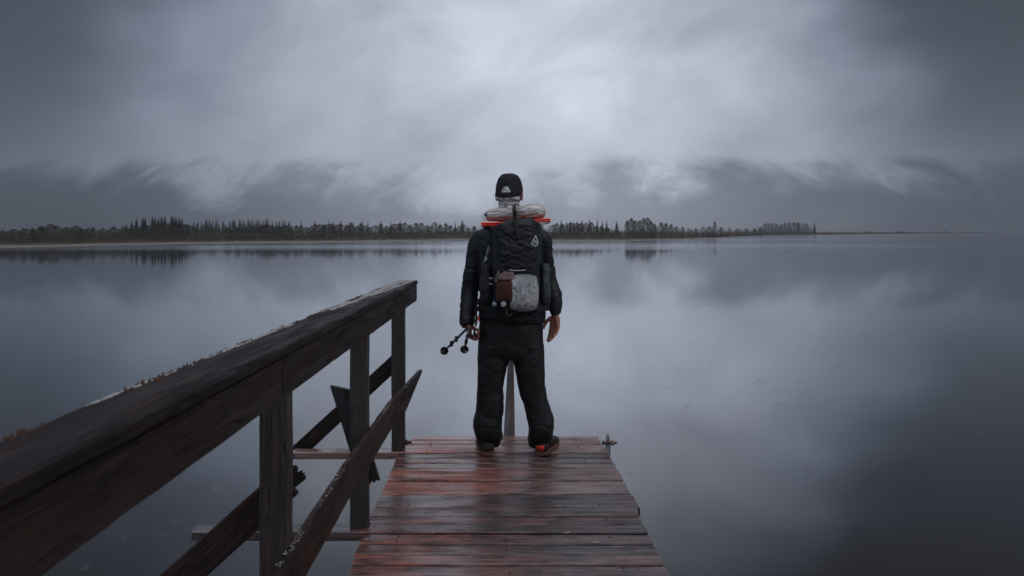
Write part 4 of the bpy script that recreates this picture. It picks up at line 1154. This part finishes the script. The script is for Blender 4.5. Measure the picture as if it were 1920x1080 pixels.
tube_px('pocket_hem', [(935, 506, 4.165), (952, 508.5, 4.125), (971, 509.5, 4.118), (990, 508.5, 4.125), (1006, 509, 4.155)], .0055, m_black, pack, flat=.6)
tube_px('hem_piping', [(955, 505.5, 4.135), (964, 507, 4.120), (975, 507.2, 4.118), (986, 506, 4.128)], .0028, m_grey, pack)
# side pockets
def pocket(cx, w0, w1, y0, y1, dd, seed):
    def bld(bm):
        upright(bm, [(y0, cx-w0*.5, cx+w0*.5, .03), (y0+6, cx-w0, cx+w0, .055), ((y0+y1)/2, cx-w1, cx+w1, .075), (y1-14, cx-w1*.95, cx+w1*.95, .072), (y1-4, cx-w1*.7, cx+w1*.7, .05), (y1, cx-w1*.3, cx+w1*.3, .02)],
                dd, e=.85, fold=.010, seed=seed, n=40, rows_=50, zfreq=20)
    return bld
built('side_pocket', pocket(913, 10, 14, 496, 573, 4.37, 41), m_black, pack)
m_gloss, gq, b = mat('dark glossy dry bag'); oc = gq.coord('Object')
gq.put(b.inputs['Base Color'], gq.mix(gq.noise(oc, 26, 4), (.010, .012, .016), (.05, .06, .075))); b.inputs['Roughness'].default_value = .22
gq.put(b.inputs['Normal'], gq.bump(gq.noise(oc, 30, 4, .6, 1), .9, .02))
sp2 = built('side_pocket', pocket(1021, 8, 11, 494, 574, 4.37, 47), m_gloss, pack); sp2['label'] = 'glossy bulging right side pocket'
# straps and belt
for s, pts in (('l', [(940,424,4.40), (925,420,4.47), (914,424,4.56), (912,440,4.68), (918,480,4.755), (914,530,4.74), (904,560,4.62)]), ('r', [(992,422,4.40), (1003,419,4.47), (1008,424,4.56), (1008,440,4.68), (1004,480,4.755), (1008,530,4.74), (1014,560,4.62)])):
    tube_px('shoulder_strap', pts, .022, m_black, pack, n=16, flat=.35, side=(1,0,0), steps=50)
def belt(bm):
    R = []
    for k in range(64):
        a = 2*math.pi*k/64; c, s = math.cos(a), math.sin(a)
        x, y = .112+(.222)*se(c, .85), 4.61+.158*se(s, .85); zc = P(0, 574, 4.6).z; hh = .022
        o_ = Vector((c, s, 0)).normalized()*.006
        R.append([Vector((x, y, zc-hh))-o_, Vector((x, y, zc-hh))+o_, Vector((x, y, zc+hh))+o_, Vector((x, y, zc+hh))-o_])
    R.append(R[0]); rings_mesh(bm, R, False)
built('hip_belt', belt, m_black, pack, smooth=False)
st_ = tube_px('top_strap', [(964,384,4.30), (964.5,386,4.22), (964,394,4.188), (965,402,4.186), (966,412,4.16), (967.5,422,4.150), (969,434,4.142), (970,447,4.138)], .0105, m_black, pack, n=12, flat=.3, side=(1,0,0), steps=60)
def bk(bm): add_box(bm, (-.013,-.006,-.014), (.013,.006,.014), at=P(965, 399, 4.176)); add_box(bm, (-.010,-.005,-.006), (.010,.005,.006), at=P(965.5, 408, 4.165))
built('buckle', bk, m_black, pack, smooth=False)
for x, y, r in ((921, 446, 0), (1013, 440, 0)):
    tube_px('compression_strap', [(x, y-18, 4.27), (x-2, y, 4.27), (x-1, y+30, 4.27)], .006, m_black, pack, flat=.4, side=(1,0,0))
tube_px('cord', [(920,462,4.27), (915,472,4.27), (910,483,4.265), (906,492,4.27), (903.5,497,4.28)], .0016, m_grey, pack)
def cl(bm): add_cyl(bm, P(912.5, 483, 4.262), P(909.5, 490, 4.262), .0065, .005, 10)
cl_ = built('cord_lock', cl, m_grey, pack); cl_['label'] = 'white cord lock on a thin cord'
tube_px('cord', [(916,461,4.275), (914,468,4.27), (913,473,4.28)], .0018, m_grey, pack)
tube_px('cord', [(935,505,4.17), (933,512,4.16), (930,520,4.16), (928,526,4.165), (931,527,4.16), (933,520,4.155), (936,514,4.15), (934,509,4.16)], .0013, m_grey, pack)
for yy_ in (521.5, 532):
    tube_px('gear_tab', [(917, yy_, 4.285), (922, yy_+.8, 4.280), (924, yy_, 4.285)], .0035, m_grey, pack)
# items clipped along the bottom edge
m_blue, gq, b = mat('dusty blue cap'); gq.put(b.inputs['Base Color'], gq.mix(gq.noise(gq.coord('Object'), 90, 3), (.10, .17, .26), (.24, .33, .42))); b.inputs['Roughness'].default_value = .5
m_white, gq, b = mat('white plastic'); b.inputs['Base Color'].default_value = (.72, .72, .72, 1); b.inputs['Roughness'].default_value = .4
bot = empty('water_bottle', P(927, 571, 4.17)); tag(bot, 'small bottle with a blue cap lying under the backpack', 'bottle')
def f1(bm): add_cyl(bm, P(927,570.5,4.165), P(927,570.5,4.165)+Vector((0,.12,0)), .0155, n=20)
def f2(bm): add_cyl(bm, P(927,570.5,4.150), P(927,570.5,4.163), .0130, .0140, 20)
built('bottle_body', f1, m_black, bot); built('bottle_cap', f2, m_blue, bot)
whl = empty('round_gadget', P(944, 570, 4.14)); tag(whl, 'small round black and white gadget clipped below the brown pouch', 'gadget')
def f3(bm): add_cyl(bm, P(944,570,4.118), P(944,570,4.150), .0165, n=24)
def f4(bm):
    c = P(944,570,4.1165)
    for k in range(7):
        a0_, a1_ = 2*math.pi*k/7, 2*math.pi*(k+.55)/7; vs = []
        for r, a in ((.0055,a0_), (.0155,a0_), (.0155,(a0_+a1_)/2), (.0155,a1_), (.0055,a1_)):
            vs.append(bm.verts.new(c+Vector((r*math.cos(a), -.0005, r*math.sin(a)))))
        bm.faces.new(vs)
    add_cyl(bm, c+Vector((0,.001,0)), c+Vector((0,-.003,0)), .0035, n=10)
built('gadget_body', f3, m_black, whl); q = built('white_spokes', f4, m_white, whl, smooth=False)
m_webb = cloth('brown webbing', (.05, .032, .024), (.12, .08, .06), .8, fold=.3)
tube_px('webbing_loop', [(952,576,4.16), (949,584,4.15), (952,590,4.15), (957,592,4.155), (959,586,4.15)], .004, m_webb, pack, flat=.5)
tube_px('webbing_tail', [(957,585,4.19), (957.5,600,4.33), (957,612,4.40)], .0055, m_black, pack, flat=.3, side=(1,0,0))
tube_px('webbing_tail', [(964,585,4.19), (964.5,600,4.33), (965,613,4.40)], .0055, m_black, pack, flat=.3, side=(1,0,0))
# strap hanging between the left arm and the hip
tube_px('hanging_strap', [(899,560,4.40), (893.5,572,4.38), (893,590,4.38), (892.6,602,4.38), (892,612,4.38)], .0062, m_black, pack, flat=.45, side=(1,0,0), steps=40)
def hb(bm): add_box(bm, (-.011,-.005,-.010), (.011,.005,.010), at=P(895.5, 580.5, 4.374)); add_box(bm, (-.008,-.004,-.007), (.008,.004,.007), at=P(893, 604.5, 4.374))
built('strap_buckle', hb, m_black, pack, smooth=False)
def rt_(bm): add_box(bm, (-.005,-.003,-.014), (.005,.003,.014), at=P(897.5, 598, 4.385))
m_red, gq, b = mat('bright orange red foam'); oc = gq.coord('Object')
gq.put(b.inputs['Base Color'], gq.mix(gq.noise(oc, 40, 3), (.85, .030, .010), (1.0, .075, .022))); b.inputs['Roughness'].default_value = .55
q = built('red_tab', rt_, m_red, pack, smooth=False)
# emblem: outlined drop-shaped kite with a double peak inside
LY = frontY(1003, 455)-.0335
m_logo, gq, b = mat('white print'); b.inputs['Base Color'].default_value = (.66, .70, .74, 1); b.inputs['Roughness'].default_value = .6
def emblem(bm):
    Z = 1296/60.0
    def L2(u, v): return (980+u/Z, 430+v/Z)
    def pt(u, v):
        a, c = L2(u, v); Y = 4.118
        return bm.verts.new(P(a, c, Y))
    def stroke(pts, w_):
        for (a, c), (e, f) in zip(pts, pts[1:]):
            dx, dy = e-a, f-c; l_ = math.hypot(dx, dy); nx_, ny_ = -dy/l_*w_/2, dx/l_*w_/2; ex, ey_ = dx/l_*w_*.3, dy/l_*w_*.3
            bm.faces.new([pt(a+nx_-ex, c+ny_-ey_), pt(e+nx_+ex, f+ny_+ey_), pt(e-nx_+ex, f-ny_+ey_), pt(a-nx_-ex, c-ny_-ey_)])
    stroke([(548,250), (610,380), (640,490), (665,590), (545,700), (370,585), (470,420), (548,250)], 34)
    bm.faces.new([pt(530,440), pt(495,505), pt(550,505), pt(540,440)])
    bm.faces.new([pt(450,572), pt(478,525), pt(535,530), pt(545,575)])
    bm.faces.new([pt(560,500), pt(590,460), pt(625,575), pt(590,575)])
def emblem_fine(bm):
    emblem(bm); bmesh.ops.subdivide_edges(bm, edges=list(bm.edges), cuts=3, use_grid_fill=True)
em = built('emblem', emblem_fine, m_logo, pack, smooth=False); em['label'] = 'white outlined kite emblem printed on the flap'
q = em.modifiers.new('Fit', 'SHRINKWRAP'); q.target = fl; q.wrap_method = 'PROJECT'; q.use_project_y = True; q.use_negative_direction = True; q.use_positive_direction = True; q.offset = .0035

# ------------------------------------------------------------------ stuff sack and red foam mat strapped on top
m_sack, gq, b = mat('grey brown sack fabric'); oc = gq.coord('Object')
gq.put(b.inputs['Base Color'], gq.mix(gq.rng(gq.noise(gq.mapping(oc, scale=(3, 20, 20)), 1, 5, .6), .4, .62), (.30, .27, .25), (.62, .60, .585)))
b.inputs['Roughness'].default_value = .6
gq.put(b.inputs['Normal'], gq.bump(gq.noise(gq.mapping(oc, scale=(7, 60, 60)), 1, 4, .6, .6), .8, .01))
sack = empty('stuff_sack', P(966, 415, 4.30)); tag(sack, 'crumpled grey brown stuff sack strapped across the top of the backpack', 'sack')
def sk(bm):
    R = []
    secs = [(909.5,404.5,1.5),(911,404.3,6),(914,404,9.8),(924,403.2,12.5),(940,402.3,12.8),(955,401.2,11.5),(963,400.6,9.8),(968,400,10.2),(974,398.8,12.4),(986,397,14.6),(1000,396,15.2),(1011,396.8,14.2),(1018,398.2,11.5),(1021.5,399.2,7.0),(1023,399.5,1.5)]
    for px, py, r in catmull(secs, 130):
        c = P(px, py, 4.30); rr_ = r*4.25/F; ring_ = []
        for k in range(72):
            a = 2*math.pi*k/72
            dpin = abs(px-965)
            f = (.0048*abs(math.sin(a*5.5+2.0*nz(px*.02, a)+ (px-965)*.012))*math.exp(-dpin/26) + .0045*abs(fbm(px*.025, math.cos(a)*3.4, math.sin(a)*3.4))+.003*fbm(px*.11, math.cos(a)*3, math.sin(a)*3))
            q_ = rr_-f*1.3
            ring_.append(c+Vector((0, q_*1.25*math.cos(a), q_*math.sin(a))))
        R.append(ring_)
    rings_mesh(bm, R)
built('sack', sk, m_sack, sack)
tube_px('drawcord', [(911,403,4.28), (907,401,4.27), (905,405,4.26), (907,410,4.26), (910,413,4.27)], .0014, m_black, sack)
def tog(bm): add_cyl(bm, P(909, 400.5, 4.26), P(911.5, 405, 4.262), .006, n=10)
built('toggle', tog, m_black, sack)
mat_ = empty('foam_mat', P(966, 418, 4.31)); tag(mat_, 'folded orange red foam mat with both ends sticking out under the stuff sack', 'foam mat')
def fm(bm):
    for (dz_, yy_, w_) in ((.0062, 4.285, .046), (-.0062, 4.285, .044)):
        R = []
        for px in lin(902, 1032, 60):
            py = interp(px, [(902, 420.8), (950, 419.5), (1000, 414.5), (1032, 412.8)])+.35*nz(px*.1, dz_*99)
            c = P(px, py, yy_)+Vector((0, 0, dz_+.0008*nz(px*.3, 4))); hh = .0058 if 903 < px < 1031 else .004
            R.append([c+Vector((0, w_*se(math.cos(a), .5), hh*se(math.sin(a), .6))) for a in [2*math.pi*k/20 for k in range(20)]])
        rings_mesh(bm, R)
built('folded_mat', fm, m_red, mat_)
tube_px('mat_strap', [(1004,417.5,4.235), (1015,420,4.235), (1026,419,4.24), (1031,416,4.25)], .0055, m_black, pack, flat=.6)
tube_px('mat_strap', [(905,426,4.25), (915,427.5,4.24), (930,424,4.235)], .0045, m_black, pack, flat=.6)

# ------------------------------------------------------------------ trekking poles held in the left hand
m_carbon, gq, b = mat('black carbon pole'); b.inputs['Base Color'].default_value = (.012, .013, .014, 1); b.inputs['Roughness'].default_value = .3
m_alu, gq, b = mat('grey pole section'); b.inputs['Base Color'].default_value = (.10, .11, .13, 1); b.inputs['Roughness'].default_value = .3; b.inputs['Metallic'].default_value = .5
m_rub = cloth('black rubber', (.010, .010, .010), (.016, .016, .016), .75, fold=.1)
def trek(tip, grip, hand_t, label, alu):
    tip, grip = Vector(tip), Vector(grip); ax = (grip-tip).normalized(); L_ = (grip-tip).length
    root = empty('trekking_pole', tip); tag(root, label, 'trekking pole', 'pair of trekking poles in the left hand')
    q = ax.to_track_quat('Z', 'Y')
    def at(s): return tip+ax*s
    def a_(bm): add_cyl(bm, at(.0), at(.22), .0062, .0068, 14)
    built('lower_shaft', a_, m_carbon, root)
    def b_(bm): add_cyl(bm, at(.20), at(L_-.02), .0078, .0085, 14)
    built('upper_shaft', b_, m_alu if alu else m_carbon, root)
    def c_(bm):
        n = 28; rim_, hub, rim2, hub2 = [], [], [], []
        for k in range(n):
            a = 2*math.pi*k/n; r = .0250*(1 if (k//2) % 2 else .93)
            rim_.append(bm.verts.new(at(.030)+q@Vector((r*math.cos(a), r*math.sin(a), -.006)))); hub.append(bm.verts.new(at(.030)+q@Vector((.008*math.cos(a), .008*math.sin(a), .002))))
            rim2.append(bm.verts.new(at(.034)+q@Vector((r*math.cos(a), r*math.sin(a), -.003)))); hub2.append(bm.verts.new(at(.037)+q@Vector((.008*math.cos(a), .008*math.sin(a), .003))))
        for k in range(n):
            k2 = (k+1) % n
            bm.faces.new((rim_[k], rim_[k2], rim2[k2], rim2[k]))
            if k in (4, 18): continue                       # openings in the basket
            bm.faces.new((rim_[k], hub[k], hub[k2], rim_[k2])); bm.faces.new((rim2[k], rim2[k2], hub2[k2], hub2[k]))
        add_cyl(bm, at(.018), at(.060), .0095, .0080, 12)
        add_cyl(bm, at(-.012), at(.018), .0065, .0095, 12)
    built('basket', c_, m_rub, root, smooth=False)
    for s in (.135, .215):
        def d_(bm):
            add_cyl(bm, at(s), at(s+.028), .0105, .0098, 10)
            add_box(bm, (-.004,-.017,0), (.004,-.008,.022), rot=q.to_matrix(), at=at(s)); add_box(bm, (-.008,.008,.004), (.008,.017,.012), rot=q.to_matrix(), at=at(s))
        built('lever_clamp', d_, m_rub, root, smooth=False)
    def e_(bm): add_cyl(bm, at(L_-.14), at(L_-.02), .014, .016, 16); add_cyl(bm, at(L_-.02), at(L_), .018, .012, 16)
    built('grip', e_, m_rub, root)
    return root
hp = LW+Vector((.026, .0, -.100))                # inside the curled fingers
t1 = P(830, 661, 4.12); t2 = P(870, 658.5, 4.14)
def through(t, h_, l_): return t+(h_-t).normalized()*l_
trek(t1, through(t1, P(878.5, 613, 4.53), .98), .4, 'trekking pole held out further to the left, basket nearest the railing', False)
trek(t2, through(t2, P(880, 614.5, 4.53), .98), .4, 'trekking pole hanging straighter beside the left leg, with a grey shaft', True)
# wrist loops hanging from the left hand
wl_ = tube_px('wrist_loop', [(881,618,4.50), (880,626,4.48), (884,632,4.47), (888,631,4.47), (889,622,4.48)], .0055, m_black, None, flat=.4)
wl2 = tube_px('wrist_loop', [(889,619,4.49), (891,626,4.47), (894.5,632.5,4.47)], .0055, m_black, None, flat=.4)
for o in (wl_, wl2):
    r_ = bpy.data.objects['trekking_pole.001']; o.parent = r_; o.matrix_parent_inverse = Matrix.Translation(r_.location).inverted()
